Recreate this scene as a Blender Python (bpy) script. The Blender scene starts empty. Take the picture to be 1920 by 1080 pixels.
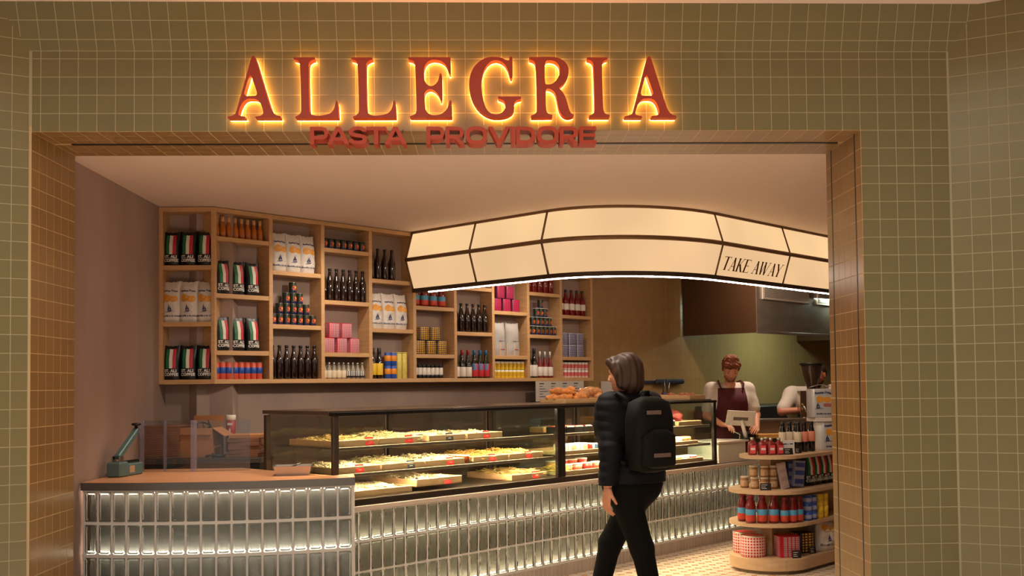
import bpy, math, random
import numpy as np
from mathutils import Vector, Matrix, geometry

random.seed(7)
rng = np.random.default_rng(7)
C = bpy.context.scene.collection
SC = bpy.context.scene
S2 = 2 ** -.5
PI = math.pi

# ------------------------------------------------------------------ camera, world, exposure
def make_camera():
    cam = bpy.data.objects.new('camera', bpy.data.cameras.new('camera'))
    C.objects.link(cam)
    f, yaw, pitch, roll, cx, cy = 1968.12, .0392, .0363, .0114, 994.05, 650.16
    fwd = Vector((math.sin(yaw), math.cos(yaw), 0)); rt = Vector((math.cos(yaw), -math.sin(yaw), 0)); up = Vector((0, 0, 1))
    f2 = fwd * math.cos(pitch) + up * math.sin(pitch); u2 = up * math.cos(pitch) - fwd * math.sin(pitch)
    r3 = rt * math.cos(roll) - u2 * math.sin(roll); u3 = u2 * math.cos(roll) + rt * math.sin(roll)
    m = Matrix((r3, u3, -f2)).transposed().to_4x4(); m.translation = (0, 0, 1.53)
    cam.matrix_world = m
    cam.data.sensor_width = 36; cam.data.lens = f * 36 / 1920
    cam.data.shift_x = (960 - cx) / 1920; cam.data.shift_y = (cy - 540) / 1920
    cam.data.clip_end = 100
    SC.camera = cam
make_camera()

W = bpy.data.worlds.new('world'); SC.world = W; W.use_nodes = True
bg = W.node_tree.nodes['Background']
bg.inputs[0].default_value = (1.0, .86, .69, 1); bg.inputs[1].default_value = .40

SC.view_settings.view_transform = 'Standard'; SC.view_settings.look = 'None'
SC.view_settings.exposure = 0.0; SC.view_settings.gamma = 1.0; SC.view_settings.use_curve_mapping = False
cy_ = SC.cycles
cy_.use_denoising = True
cy_.max_bounces = 9; cy_.diffuse_bounces = 3; cy_.glossy_bounces = 3; cy_.transmission_bounces = 8; cy_.transparent_max_bounces = 16
cy_.caustics_reflective = False; cy_.caustics_refractive = False
cy_.sample_clamp_indirect = 4.0

def lamp(name, kind, loc, energy, color, target=None, size=.3, size_y=None, spot=None, blend=.5):
    l = bpy.data.lights.new(name, kind); l.energy = energy; l.color = color
    if kind == 'AREA':
        l.size = size
        if size_y: l.shape = 'RECTANGLE'; l.size_y = size_y
    else:
        l.shadow_soft_size = size
    if spot: l.spot_size = spot; l.spot_blend = blend
    o = bpy.data.objects.new(name, l); C.objects.link(o); o.location = loc
    if target is not None:
        o.rotation_euler = (Vector(target) - Vector(loc)).to_track_quat('-Z', 'Y').to_euler()
    return o

WARM = (1, .87, .70)
# spots added unseen to brighten shop and kitchen; mall area lamps added as fill
lamp('fill_spot', 'SPOT', (-1.5, 7.1, 2.9), 100, WARM, (-1.6, 7.15, 0), .08, spot=1.25, blend=.9)
lamp('fill_spot', 'SPOT', (.3, 7.0, 2.9), 150, WARM, (.4, 7.2, 0), .08, spot=2.3, blend=.9)
lamp('fill_spot', 'SPOT', (1.9, 7.0, 2.9), 85, WARM, (2.45, 8.1, 0), .08, spot=2.2, blend=.9)
lamp('fill_spot', 'SPOT', (.49, 10.0, 2.9), 60, WARM, (.5, 10.1, 0), .08, spot=2.5, blend=.9)
lamp('fill_spot', 'SPOT', (2.9, 10.9, 2.9), 110, WARM, (2.7, 11.1, 0), .08, spot=2.2, blend=.9)
lamp('fill_spot', 'SPOT', (-1.1, 8.4, 2.9), 40, WARM, (-1.2, 8.6, 0), .08, spot=2.5, blend=.9)
lamp('fill_spot', 'SPOT', (.15, 6.85, 2.84), 135, WARM, (-1.35, 9.0, 1.2), .08, spot=1.25, blend=1)  # added to brighten the shelving and the wall below it
lamp('fill_spot', 'SPOT', (1.6, 8.75, 2.9), 60, WARM, (.2, 10.6, 1.4), .08, spot=1.7, blend=1)
lamp('mall_fill', 'AREA', (-1.0, 1.0, 5.2), 90, (1, .86, .7), (.2, 7.5, 1.0), 2.2)  # unseen, added to send light in through the opening
lamp('mall_fill', 'AREA', (0, 3.4, 7.5), 230, (1, .86, .7), (0, 3.4, 0), 3.0).data.spread = 1.0  # unseen, added so the mall floor bounces light up into the shop
lamp('fill_spot', 'SPOT', (2.9, 11.3, 2.88), 70, WARM, (3.75, 12.9, 2.3), .08, spot=1.9, blend=.9)  # added to brighten the hood front and its grilles
lamp('hood_light', 'AREA', (4.25, 13.35, 2.6), 30, (.74, 1, .82), (4.1, 13.6, 0), .5, .3)

# ------------------------------------------------------------------ materials
def lin(c):
    return tuple((x / 255 / 12.92) if x / 255 <= .04045 else ((x / 255 + .055) / 1.055) ** 2.4 for x in c)
MATS = {}
def mat(name, rgb=(128, 128, 128), rough=.6, metal=0., spec=.5, noise=0., nscale=20., bump=0., bscale=60., rnd=0., coat=0., stretch=None, emit=None, estr=0., trans=0., alpha=None, sheen=0.):
    if name in MATS: return MATS[name]
    m = bpy.data.materials.new(name); m.use_nodes = True; MATS[name] = m
    nt = m.node_tree; N = nt.nodes; L = nt.links; b = N['Principled BSDF']
    col = (*lin(rgb), 1)
    b.inputs['Base Color'].default_value = col
    b.inputs['Roughness'].default_value = rough; b.inputs['Metallic'].default_value = metal
    b.inputs['Specular IOR Level'].default_value = spec
    b.inputs['Coat Weight'].default_value = coat
    b.inputs['Transmission Weight'].default_value = trans
    if sheen: b.inputs['Sheen Weight'].default_value = sheen
    if emit: b.inputs['Emission Color'].default_value = (*lin(emit), 1); b.inputs['Emission Strength'].default_value = estr
    last = None
    if noise or bump:
        tc = N.new('ShaderNodeTexCoord'); vec = tc.outputs['Object']
        if stretch:
            mp = N.new('ShaderNodeMapping'); mp.inputs['Scale'].default_value = stretch; L.new(vec, mp.inputs['Vector']); vec = mp.outputs['Vector']
    if noise:
        nz = N.new('ShaderNodeTexNoise'); nz.inputs['Scale'].default_value = nscale; nz.inputs['Detail'].default_value = 4; L.new(vec, nz.inputs['Vector'])
        mr = N.new('ShaderNodeMapRange'); mr.inputs[1].default_value = .3; mr.inputs[2].default_value = .7
        mr.inputs[3].default_value = 1 - noise; mr.inputs[4].default_value = 1 + noise; L.new(nz.outputs[0], mr.inputs[0])
        last = mr.outputs[0]
    if rnd:
        oi = N.new('ShaderNodeObjectInfo'); mr2 = N.new('ShaderNodeMapRange'); mr2.inputs[3].default_value = 1 - rnd; mr2.inputs[4].default_value = 1 + rnd
        L.new(oi.outputs['Random'], mr2.inputs[0])
        if last:
            mu = N.new('ShaderNodeMath'); mu.operation = 'MULTIPLY'; L.new(last, mu.inputs[0]); L.new(mr2.outputs[0], mu.inputs[1]); last = mu.outputs[0]
        else: last = mr2.outputs[0]
    if last:
        mx = N.new('ShaderNodeVectorMath'); mx.operation = 'SCALE'; mx.inputs[0].default_value = col[:3]; L.new(last, mx.inputs['Scale']); L.new(mx.outputs[0], b.inputs['Base Color'])
    if bump:
        nz = N.new('ShaderNodeTexNoise'); nz.inputs['Scale'].default_value = bscale; nz.inputs['Detail'].default_value = 3; L.new(vec, nz.inputs['Vector'])
        bp = N.new('ShaderNodeBump'); bp.inputs['Strength'].default_value = bump; bp.inputs['Distance'].default_value = .01
        L.new(nz.outputs[0], bp.inputs['Height']); L.new(bp.outputs[0], b.inputs['Normal'])
    return m

def mat_check(name, a, b_, sx, sz, w=.5, rough=.45, metal=0., op='MAXIMUM'):
    """a printed grid: colour b_ lines over colour a, in object x/z (mesh made so that x is round the pack)"""
    if name in MATS: return MATS[name]
    m = bpy.data.materials.new(name); m.use_nodes = True; MATS[name] = m
    nt = m.node_tree; N = nt.nodes; L = nt.links; b = N['Principled BSDF']
    b.inputs['Roughness'].default_value = rough; b.inputs['Metallic'].default_value = metal
    uv = N.new('ShaderNodeUVMap'); sp = N.new('ShaderNodeSeparateXYZ'); L.new(uv.outputs[0], sp.inputs[0])
    def stripe(sock, n):
        mu = N.new('ShaderNodeMath'); mu.operation = 'MULTIPLY'; mu.inputs[1].default_value = n; L.new(sock, mu.inputs[0])
        fr = N.new('ShaderNodeMath'); fr.operation = 'FRACT'; L.new(mu.outputs[0], fr.inputs[0])
        lt = N.new('ShaderNodeMath'); lt.operation = 'LESS_THAN'; lt.inputs[1].default_value = w; L.new(fr.outputs[0], lt.inputs[0]); return lt.outputs[0]
    s1 = stripe(sp.outputs[0], sx); s2 = stripe(sp.outputs[1], sz)
    mx = N.new('ShaderNodeMath'); mx.operation = op; L.new(s1, mx.inputs[0]); L.new(s2, mx.inputs[1])
    mc = N.new('ShaderNodeMix'); mc.data_type = 'RGBA'; mc.inputs[6].default_value = (*lin(a), 1); mc.inputs[7].default_value = (*lin(b_), 1)
    L.new(mx.outputs[0], mc.inputs[0]); L.new(mc.outputs[2], b.inputs['Base Color'])
    return m

def mat_emit(name, rgb, strength, grad=None):
    if name in MATS: return MATS[name]
    m = bpy.data.materials.new(name); m.use_nodes = True; MATS[name] = m
    nt = m.node_tree; N = nt.nodes; N.clear(); e = N.new('ShaderNodeEmission'); o = N.new('ShaderNodeOutputMaterial')
    e.inputs[0].default_value = (*lin(rgb), 1); e.inputs[1].default_value = strength; nt.links.new(e.outputs[0], o.inputs[0])
    if grad:                                            # uneven glow of the tubes behind a diffuser
        tc = N.new('ShaderNodeTexCoord'); nz = N.new('ShaderNodeTexNoise'); nz.inputs['Scale'].default_value = 1.3; nz.inputs['Detail'].default_value = 1; nt.links.new(tc.outputs['Object'], nz.inputs['Vector'])
        mr = N.new('ShaderNodeMapRange'); mr.inputs[1].default_value = .3; mr.inputs[2].default_value = .7; mr.inputs[3].default_value = strength * (1 - grad); mr.inputs[4].default_value = strength * (1 + grad)
        nt.links.new(nz.outputs[0], mr.inputs[0]); nt.links.new(mr.outputs[0], e.inputs[1])
    return m

def mat_clear(name, tint=(245, 250, 248), refl=.06, rough=.02):
    """thin sheet glass: straight through, with a mirror part that grows at grazing angles"""
    if name in MATS: return MATS[name]
    m = bpy.data.materials.new(name); m.use_nodes = True; MATS[name] = m
    nt = m.node_tree; N = nt.nodes; L = nt.links; N.clear(); o = N.new('ShaderNodeOutputMaterial')
    t = N.new('ShaderNodeBsdfTransparent'); t.inputs[0].default_value = (*lin(tint), 1)
    g = N.new('ShaderNodeBsdfGlossy'); g.inputs['Roughness'].default_value = rough
    lw = N.new('ShaderNodeLayerWeight'); pw = N.new('ShaderNodeMath'); pw.operation = 'POWER'; pw.inputs[1].default_value = 5; L.new(lw.outputs['Facing'], pw.inputs[0])
    mu = N.new('ShaderNodeMath'); mu.operation = 'MULTIPLY_ADD'; mu.inputs[1].default_value = .9 - refl; mu.inputs[2].default_value = refl; mu.use_clamp = True
    L.new(pw.outputs[0], mu.inputs[0]); mx = N.new('ShaderNodeMixShader'); L.new(mu.outputs[0], mx.inputs[0]); L.new(t.outputs[0], mx.inputs[1]); L.new(g.outputs[0], mx.inputs[2]); L.new(mx.outputs[0], o.inputs[0])
    return m

def mat_frost(name, tint, share):
    m = mat_clear(name, tint, .06, .1); nt = m.node_tree; N = nt.nodes; L = nt.links
    if 'frost' in N: return m
    o = N['Material Output']; src = o.inputs[0].links[0].from_socket; d = N.new('ShaderNodeBsdfDiffuse'); d.name = 'frost'; d.inputs[0].default_value = (*lin(tint), 1)
    mx = N.new('ShaderNodeMixShader'); mx.inputs[0].default_value = share; L.new(src, mx.inputs[1]); L.new(d.outputs[0], mx.inputs[2]); L.new(mx.outputs[0], o.inputs[0]); return m

def mat_blockglass(name, tint=(225, 235, 228), rough=.03, bump=.35, bscale=34.):
    if name in MATS: return MATS[name]
    m = bpy.data.materials.new(name); m.use_nodes = True; MATS[name] = m
    nt = m.node_tree; N = nt.nodes; L = nt.links; b = N['Principled BSDF']
    b.inputs['Base Color'].default_value = (*lin(tint), 1); b.inputs['Roughness'].default_value = rough; b.inputs['Transmission Weight'].default_value = 1; b.inputs['IOR'].default_value = 1.45
    tc = N.new('ShaderNodeTexCoord'); oi = N.new('ShaderNodeObjectInfo'); ad = N.new('ShaderNodeVectorMath'); ad.operation = 'ADD'
    L.new(tc.outputs['Object'], ad.inputs[0]); L.new(oi.outputs['Location'], ad.inputs[1])
    mp = N.new('ShaderNodeMapping'); mp.inputs['Scale'].default_value = (1.6, 1.6, .45); L.new(ad.outputs[0], mp.inputs['Vector'])
    nz = N.new('ShaderNodeTexNoise'); nz.inputs['Scale'].default_value = bscale; nz.inputs['Detail'].default_value = 2; L.new(mp.outputs[0], nz.inputs['Vector'])
    bp = N.new('ShaderNodeBump'); bp.inputs['Strength'].default_value = bump; bp.inputs['Distance'].default_value = .01; L.new(nz.outputs[0], bp.inputs['Height']); L.new(bp.outputs[0], b.inputs['Normal'])
    return m

# ------------------------------------------------------------------ mesh builder
class MB:
    """collects faces (with a material slot each) and links them as one mesh object"""
    def __init__(s): s.v = []; s.f = []; s.m = []; s.uv = []; s.M = Matrix.Identity(4); s.smooth = []
    def face(s, pts, m=0, uv=None, sm=False):
        i = len(s.v); s.v += [tuple(s.M @ Vector(p)) for p in pts]; s.f.append(tuple(range(i, i + len(pts)))); s.m.append(m); s.uv.append(uv); s.smooth.append(sm)
    def grid(s, fn, nu, nv, m=0, closeu=False, uvs=True, sm=True, mf=None):
        """fn(i,j)->point; shared vertices"""
        i0 = len(s.v); nuv = nu if closeu else nu + 1
        for j in range(nv + 1):
            for i in range(nuv): s.v.append(tuple(s.M @ Vector(fn(i / nu, j / nv))))
        for j in range(nv):
            for i in range(nu):
                a = i0 + j * nuv + i; b = i0 + j * nuv + (i + 1) % nuv; c = b + nuv; d = a + nuv
                s.f.append((a, b, c, d)); s.m.append(mf(i, j) if mf else m); s.smooth.append(sm)
                s.uv.append(((i / nu, j / nv), ((i + 1) / nu, j / nv), ((i + 1) / nu, (j + 1) / nv), (i / nu, (j + 1) / nv)))
    def poly(s, idx, m=0, sm=False): s.f.append(tuple(idx)); s.m.append(m); s.uv.append(None); s.smooth.append(sm)
    def box(s, x0, x1, y0, y1, z0, z1, m=0, skip=''):
        i = len(s.v)
        s.v += [tuple(s.M @ Vector(p)) for p in ((x0, y0, z0), (x1, y0, z0), (x1, y1, z0), (x0, y1, z0), (x0, y0, z1), (x1, y0, z1), (x1, y1, z1), (x0, y1, z1))]
        for k, q in (('b', (0, 3, 2, 1)), ('t', (4, 5, 6, 7)), ('f', (0, 1, 5, 4)), ('r', (1, 2, 6, 5)), ('k', (2, 3, 7, 6)), ('l', (3, 0, 4, 7))):
            if k in skip: continue
            s.poly([i + a for a in q], m); s.uv[-1] = ((0, 0), (1, 0), (1, 1), (0, 1))
    def bbox(s, x0, x1, y0, y1, z0, z1, b=.004, m=0):
        """box with bevelled edges"""
        xs, ys, zs = (x0, x1), (y0, y1), (z0, z1); i = len(s.v); idx = {}
        for a in (0, 1):
            for c in (0, 1):
                for e in (0, 1):
                    sx, sy, sz = (b if a == 0 else -b), (b if c == 0 else -b), (b if e == 0 else -b)
                    for k, p in enumerate(((xs[a], ys[c] + sy, zs[e] + sz), (xs[a] + sx, ys[c], zs[e] + sz), (xs[a] + sx, ys[c] + sy, zs[e]))):
                        idx[a, c, e, k] = len(s.v); s.v.append(tuple(s.M @ Vector(p)))
        def q(l, flip=False):
            s.poly(l[::-1] if flip else l, m)
        for a in (0, 1):
            q([idx[a, 0, 0, 0], idx[a, 1, 0, 0], idx[a, 1, 1, 0], idx[a, 0, 1, 0]], a == 0)
            q([idx[0, a, 0, 1], idx[0, a, 1, 1], idx[1, a, 1, 1], idx[1, a, 0, 1]], a == 0)
            q([idx[0, 0, a, 2], idx[1, 0, a, 2], idx[1, 1, a, 2], idx[0, 1, a, 2]], a == 0)
        for a in (0, 1):
            for c in (0, 1):
                q([idx[a, c, 0, 0], idx[a, c, 0, 1], idx[a, c, 1, 1], idx[a, c, 1, 0]], (a + c) % 2 == 0)
                q([idx[a, 0, c, 0], idx[a, 1, c, 0], idx[a, 1, c, 2], idx[a, 0, c, 2]], (a + c) % 2 == 0)
                q([idx[0, a, c, 1], idx[0, a, c, 2], idx[1, a, c, 2], idx[1, a, c, 1]], (a + c) % 2 == 0)
                for e in (0, 1): q([idx[a, c, e, 0], idx[a, c, e, 1], idx[a, c, e, 2]], (a + c + e) % 2 == 1)
    def lathe(s, prof, seg=12, m=0, c=(0, 0), sq=None, mf=None):
        """profile of (r,z), closed at both ends; sq: superellipse exponent and x/y scale"""
        def pt(u, j):
            r, z = prof[j]; a = 2 * PI * u - PI / 2; cx, sx = math.cos(a), math.sin(a)
            if sq:
                e = 2 / sq[0]; cx = math.copysign(abs(cx) ** e, cx) * sq[1]; sx = math.copysign(abs(sx) ** e, sx) * sq[2]
            return (c[0] + r * cx, c[1] + r * sx, z)
        n = len(prof) - 1; i0 = len(s.v)
        s.grid(lambda u, v: pt(u, round(v * n)), seg, n, m, closeu=True, mf=(lambda i, j: mf[j]) if mf else None)
        s.poly([i0 + i for i in range(seg)][::-1], mf[0] if mf else m); s.poly([i0 + n * seg + i for i in range(seg)], mf[-1] if mf else m)
    def tube(s, pts, r, seg=6, m=0, caps=True):
        pts = [Vector(p) for p in pts]; rs = r if isinstance(r, (list, tuple)) else [r] * len(pts); i0 = len(s.v); n = len(pts)
        for k, p in enumerate(pts):
            t = (pts[min(k + 1, n - 1)] - pts[max(k - 1, 0)]).normalized()
            a = t.cross(Vector((0, 0, 1)) if abs(t.z) < .9 else Vector((1, 0, 0))).normalized(); b = t.cross(a)
            for i in range(seg):
                q = 2 * PI * i / seg; s.v.append(tuple(s.M @ (p + (a * math.cos(q) + b * math.sin(q)) * rs[k])))
        for k in range(n - 1):
            for i in range(seg):
                s.poly([i0 + k * seg + i, i0 + k * seg + (i + 1) % seg, i0 + (k + 1) * seg + (i + 1) % seg, i0 + (k + 1) * seg + i], m, True)
        if caps:
            s.poly([i0 + i for i in range(seg)][::-1], m); s.poly([i0 + (n - 1) * seg + i for i in range(seg)], m)
    def prism(s, outline, y0, y1, holes=(), m=0, mside=None):
        """outline of (x,z), extruded from y0 (front) to y1"""
        loops = [outline, *holes]
        flat = [p for l in loops for p in l]
        tris = geometry.tessellate_polygon([[Vector((x, z, 0)) for x, z in l] for l in loops])
        i0 = len(s.v)
        for y in (y0, y1): s.v += [tuple(s.M @ Vector((x, y, z))) for x, z in flat]
        n = len(flat)
        for t in tris:
            (ax, az), (bx, bz), (cx, cz) = (flat[k] for k in t)
            ccw = (bx - ax) * (cz - az) - (bz - az) * (cx - ax) > 0
            t = list(t) if ccw else list(t)[::-1]
            s.poly([i0 + k for k in t], m); s.poly([i0 + n + k for k in t[::-1]], m)
        o = 0
        for li, l in enumerate(loops):
            k = len(l)
            area = sum(l[i][0] * l[(i + 1) % k][1] - l[(i + 1) % k][0] * l[i][1] for i in range(k))
            flip = (area < 0) != (li > 0)
            for i in range(k):
                a, b = i0 + o + i, i0 + o + (i + 1) % k
                q = [a, a + n, b + n, b]
                s.poly(q if flip else q[::-1], m if mside is None else mside)
            o += k
    def mesh(s, name, mats):
        me = bpy.data.meshes.new(name)
        me.from_pydata(s.v, [], s.f)
        for m in (mats if isinstance(mats, (list, tuple)) else [mats]): me.materials.append(m)
        me.polygons.foreach_set('material_index', s.m); me.polygons.foreach_set('use_smooth', s.smooth)
        if any(u is not None for u in s.uv):
            uvl = me.uv_layers.new(name='UVMap'); flat = []
            for f, u in zip(s.f, s.uv):
                for k in range(len(f)): flat += list(u[k]) if u is not None else [0., 0.]
            uvl.data.foreach_set('uv', flat)
        me.update(); return me
    def build(s, name, mats, parent=None, **kw):
        return link(name, s.mesh(name, mats), parent, **kw)

def link(name, me, parent=None, loc=None, rz=None, kind=None, label=None):
    o = bpy.data.objects.new(name, me); C.objects.link(o)
    if parent is not None: o.parent = parent
    if loc is not None: o.location = loc
    if rz is not None: o.rotation_euler = (0, 0, rz)
    if kind: o['kind'] = kind
    if label: o['label'] = label
    return o
def tag(o, label, cat, group=None, kind=None):
    o['label'] = label; o['category'] = cat
    if group: o['group'] = group
    if kind: o['kind'] = kind
    return o
def thing(name, label, cat, loc=(0, 0, 0), rz=0., group=None):
    o = bpy.data.objects.new(name, None); C.objects.link(o); o.empty_display_size = .05
    o.location = loc; o.rotation_euler = (0, 0, rz); return tag(o, label, cat, group)
KIDS = {}
def dup(root, loc, rz=None, label=None, group=None):
    c = root.copy(); C.objects.link(c); c.location = loc
    if rz is not None: c.rotation_euler = (0, 0, rz)
    if label: c['label'] = label
    if group: c['group'] = group
    kids = KIDS.get(root.name)
    if kids is None: kids = KIDS[root.name] = [(k, list(k.children)) for k in root.children]
    for k, sub in kids:
        e = k.copy(); C.objects.link(e); e.parent = c
        for g in sub:
            h = g.copy(); C.objects.link(h); h.parent = e
    return c
class Proto:
    """the first placing moves the original, later ones copy it with its parts"""
    def __init__(s, make): s.make = make; s.root = None; s.used = False
    def place(s, loc, rz, label, group=None):
        if s.root is None: s.root = s.make()
        if not s.used:
            s.used = True; r = s.root; r.location = loc; r.rotation_euler = (0, 0, rz); r['label'] = label
            if group: r['group'] = group
            KIDS[r.name] = [(k, list(k.children)) for k in r.children]
            return r
        return dup(s.root, loc, rz, label, group)
def su(s, u, z=0.): return ((s - u) * S2, (s + u) * S2, z)      # the shop's 45 degree axes: s runs along the shelving and display case, u away into the shop
R45 = PI / 4
TXT = {}
def text_verts(txt, size, bold=0., sx=1., shear=0., align='CENTER', extrude=0.):
    key = (txt, size, bold, sx, shear, align, extrude)
    if key in TXT: return TXT[key]
    cu = bpy.data.curves.new('txt', 'FONT'); cu.body = txt; cu.size = size; cu.align_x = align; cu.offset = bold; cu.shear = shear; cu.resolution_u = 2; cu.extrude = extrude
    o = bpy.data.objects.new('txt', cu); C.objects.link(o)
    me = bpy.data.meshes.new_from_object(o.evaluated_get(bpy.context.evaluated_depsgraph_get()))
    vs = [(v.co.x * sx, v.co.y, v.co.z) for v in me.vertices]; fs = [tuple(p.vertices) for p in me.polygons]
    bpy.data.objects.remove(o); bpy.data.curves.remove(cu); bpy.data.meshes.remove(me)
    TXT[key] = (vs, fs); return vs, fs
def add_text(mb, txt, size, fn, bold=0., sx=1., shear=0., align='CENTER', m=0):
    """lettering laid on a surface: fn(x, z) -> point"""
    vs, fs = text_verts(txt, size, bold, sx, shear, align); i0 = len(mb.v)
    mb.v += [tuple(mb.M @ Vector(fn(x, y))) for x, y, _ in vs]
    for f in fs: mb.poly([i0 + k for k in f], m)
# ------------------------------------------------------------------ building shell
XL, XR, ZS, YF, YB, ZC = -2.464, 2.084, 2.93, 5.738, 6.338, 2.93
M_TILE = mat('olive_tile', (122, 113, 76), .32, noise=.04, nscale=9, rnd=.035, spec=.5)
M_TILE_LIT = mat('olive_tile_lit', (146, 112, 66), .3, noise=.05, nscale=9, rnd=.05, spec=.3)  # olive tile of the reveals with warm light painted into its colour
M_GROUT = mat('grout', (172, 164, 136), .9)
M_GROUT_LIT = mat('grout_lit', (205, 176, 136), .9)  # grout of jambs and soffit, warm light painted into its colour
M_PLASTER = mat('plaster', (160, 136, 126), .85, noise=.11, nscale=2.2, bump=.25, bscale=14, stretch=(1, 1, .35))
M_CEIL = mat('ceiling_paint', (232, 210, 198), .9)
M_OAK = mat('oak', (196, 152, 106), .5, noise=.1, nscale=9, stretch=(1, 1, 7))
M_OAKH = mat('oak_across', (196, 152, 106), .5, noise=.1, nscale=6, stretch=(1.2, 9, 9))
M_DARK = mat('black_metal', (22, 20, 19), .4, metal=.3)
M_BRONZE = mat('bronze', (74, 58, 44), .4, metal=.6)
M_STEEL = mat('steel', (150, 142, 134), .32, metal=1., noise=.08, nscale=8, stretch=(1, 1, 12))
M_MORTAR = mat('mortar', (212, 208, 204), .7)

def tile_mesh(w, h, m, name='tile', t=.0008, g=.0042, b=.0006):
    """one tile lying in x/z with its glazed face towards -y"""
    mb = MB(); a, c = w / 2 - g / 2, h / 2 - g / 2
    o = [(-a, 0, -c), (a, 0, -c), (a, 0, c), (-a, 0, c)]; i = [(-a + b, -t, -c + b), (a - b, -t, -c + b), (a - b, -t, c - b), (-a + b, -t, c - b)]
    mb.face(i)
    for k in range(4): mb.face([o[k], o[(k + 1) % 4], i[(k + 1) % 4], i[k]])
    return mb.mesh(name, m)
TILES = {}
def lay_tiles(wall, origin, ex, ez, cells, m, limit=300):
    """cells: (x0,x1,z0,z1) along the directions ex, ez from origin; each a tile object under wall, beyond limit joined"""
    ex, ez = Vector(ex).normalized(), Vector(ez).normalized(); ny = ex.cross(ez)      # glazed side is -(ez x ex)
    ey = ez.cross(ex); R = Matrix((ex, ey, ez)).transposed().to_4x4(); rest = MB()
    org = Vector(origin)
    for n, (x0, x1, z0, z1) in enumerate(cells):
        w, h = round(x1 - x0, 3), round(z1 - z0, 3)
        p = org + ex * (x0 + x1) / 2 + ez * (z0 + z1) / 2
        if n < limit:
            k = (w, h, m.name)
            if k not in TILES: TILES[k] = tile_mesh(w, h, m)
            o = bpy.data.objects.new('tile', TILES[k]); C.objects.link(o); M = R.copy(); M.translation = p; o.matrix_world = M; o.parent = wall
        else:
            a, c, t, b = w / 2 - .0021, h / 2 - .0021, .0008, .0006
            rest.M = Matrix.Translation(p) @ R
            q = [(-a, 0, -c), (a, 0, -c), (a, 0, c), (-a, 0, c)]; i = [(-a + b, -t, -c + b), (a - b, -t, -c + b), (a - b, -t, c - b), (-a + b, -t, c - b)]
            rest.face(i)
            for j in range(4): rest.face([q[j], q[(j + 1) % 4], i[(j + 1) % 4], i[j]])
    if rest.f: rest.build('outer_tiles', m, wall, kind='stuff')
def struct(name, mb, m, **kw):
    o = mb.build(name, m); o['kind'] = 'structure'; return o
def cuts(a, b, ref, p=.1):
    """grid lines of pitch p through ref, clipped to a..b, as intervals"""
    k0 = math.floor((a - ref) / p + 1e-6); out = []; k = k0
    while ref + k * p < b - 1e-6:
        lo, hi = max(a, ref + k * p), min(b, ref + (k + 1) * p)
        if hi - lo > .012: out.append((lo, hi))
        k += 1
    return out

XSP, ZFL = 2.592, 3.373
# front wall: lintel and right pier
mb = MB(); mb.box(-2.5, XSP + .4, YF, YB, ZS + .03, 3.75); mb.box(XR + .03, XSP + .4, YF, YB, 0, ZS + .03, skip='t'); mb.box(-2.95, XL - .03, YF, YB, 0, ZS + .03, skip='t')
wf = struct('wall_front', mb, M_GROUT)
hx = cuts(XL, XSP, XR); cells = [(x0, x1, z0, z1) for z0, z1 in cuts(ZS, 3.33, ZS) for x0, x1 in hx]
pz = cuts(0, ZS, ZS); cells += [(x0, x1, z0, z1) for z0, z1 in pz[::-1][:23] for x0, x1 in cuts(XR, XSP, XR)]
cells += [(x0, x1, 3.33, ZFL) for x0, x1 in hx] + [(x0, x1, z0, z1) for z0, z1 in pz[::-1][23:] for x0, x1 in cuts(XR, XSP, XR)]
cells = [c for c in cells if c[3] - c[2] > .012]
lay_tiles(wf, (0, YF, 0), (1, 0, 0), (0, 0, 1), cells, M_TILE)
# flared head (trim_1), splayed sides
th = math.radians(18); ez = (0, -math.sin(th), math.cos(th)); L_ = .30
mb = MB(); mb.M = Matrix.Translation((0, YF, ZFL)) @ Matrix.Rotation(th, 4, 'X'); mb.box(-2.95, 3.1, 0, .05, 0, L_)
hd = struct('trim_1', mb, M_GROUT)
rows = [(0, .06), (.06, .16), (.16, .26)]
lay_tiles(hd, (0, YF, ZFL), (1, 0, 0), ez, [(x0, x1, *r) for r in rows for x0, x1 in cuts(-2.9, 3.0, XR)], M_TILE)
ph = math.radians(29)
mb = MB(); mb.M = Matrix.Translation((XSP, YF, 0)) @ Matrix.Rotation(-ph, 4, 'Z'); mb.box(0, .75, 0, .05, 0, 3.75)
wr = struct('wall_right', mb, M_GROUT)
zz = cuts(0, 3.7, ZS)
lay_tiles(wr, (XSP, YF, 0), (math.cos(ph), -math.sin(ph), 0), (0, 0, 1), [(k * .1, k * .1 + .1, *z) for z in zz[::-1] for k in range(6)], M_TILE, 240)
mb = MB(); mb.M = Matrix.Translation((XL - .012, YF, 0)) @ Matrix.Rotation(ph, 4, 'Z'); mb.box(-.75, 0, 0, .05, 0, 3.75)
wl = struct('wall_left', mb, M_GROUT)
lay_tiles(wl, (XL - .012, YF, 0), (math.cos(ph), math.sin(ph), 0), (0, 0, 1), [(a, b, *z) for z in zz[::-1] for a, b in ((-.085, 0), (-.185, -.085), (-.285, -.185), (-.385, -.285))], M_TILE, 200)
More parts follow.
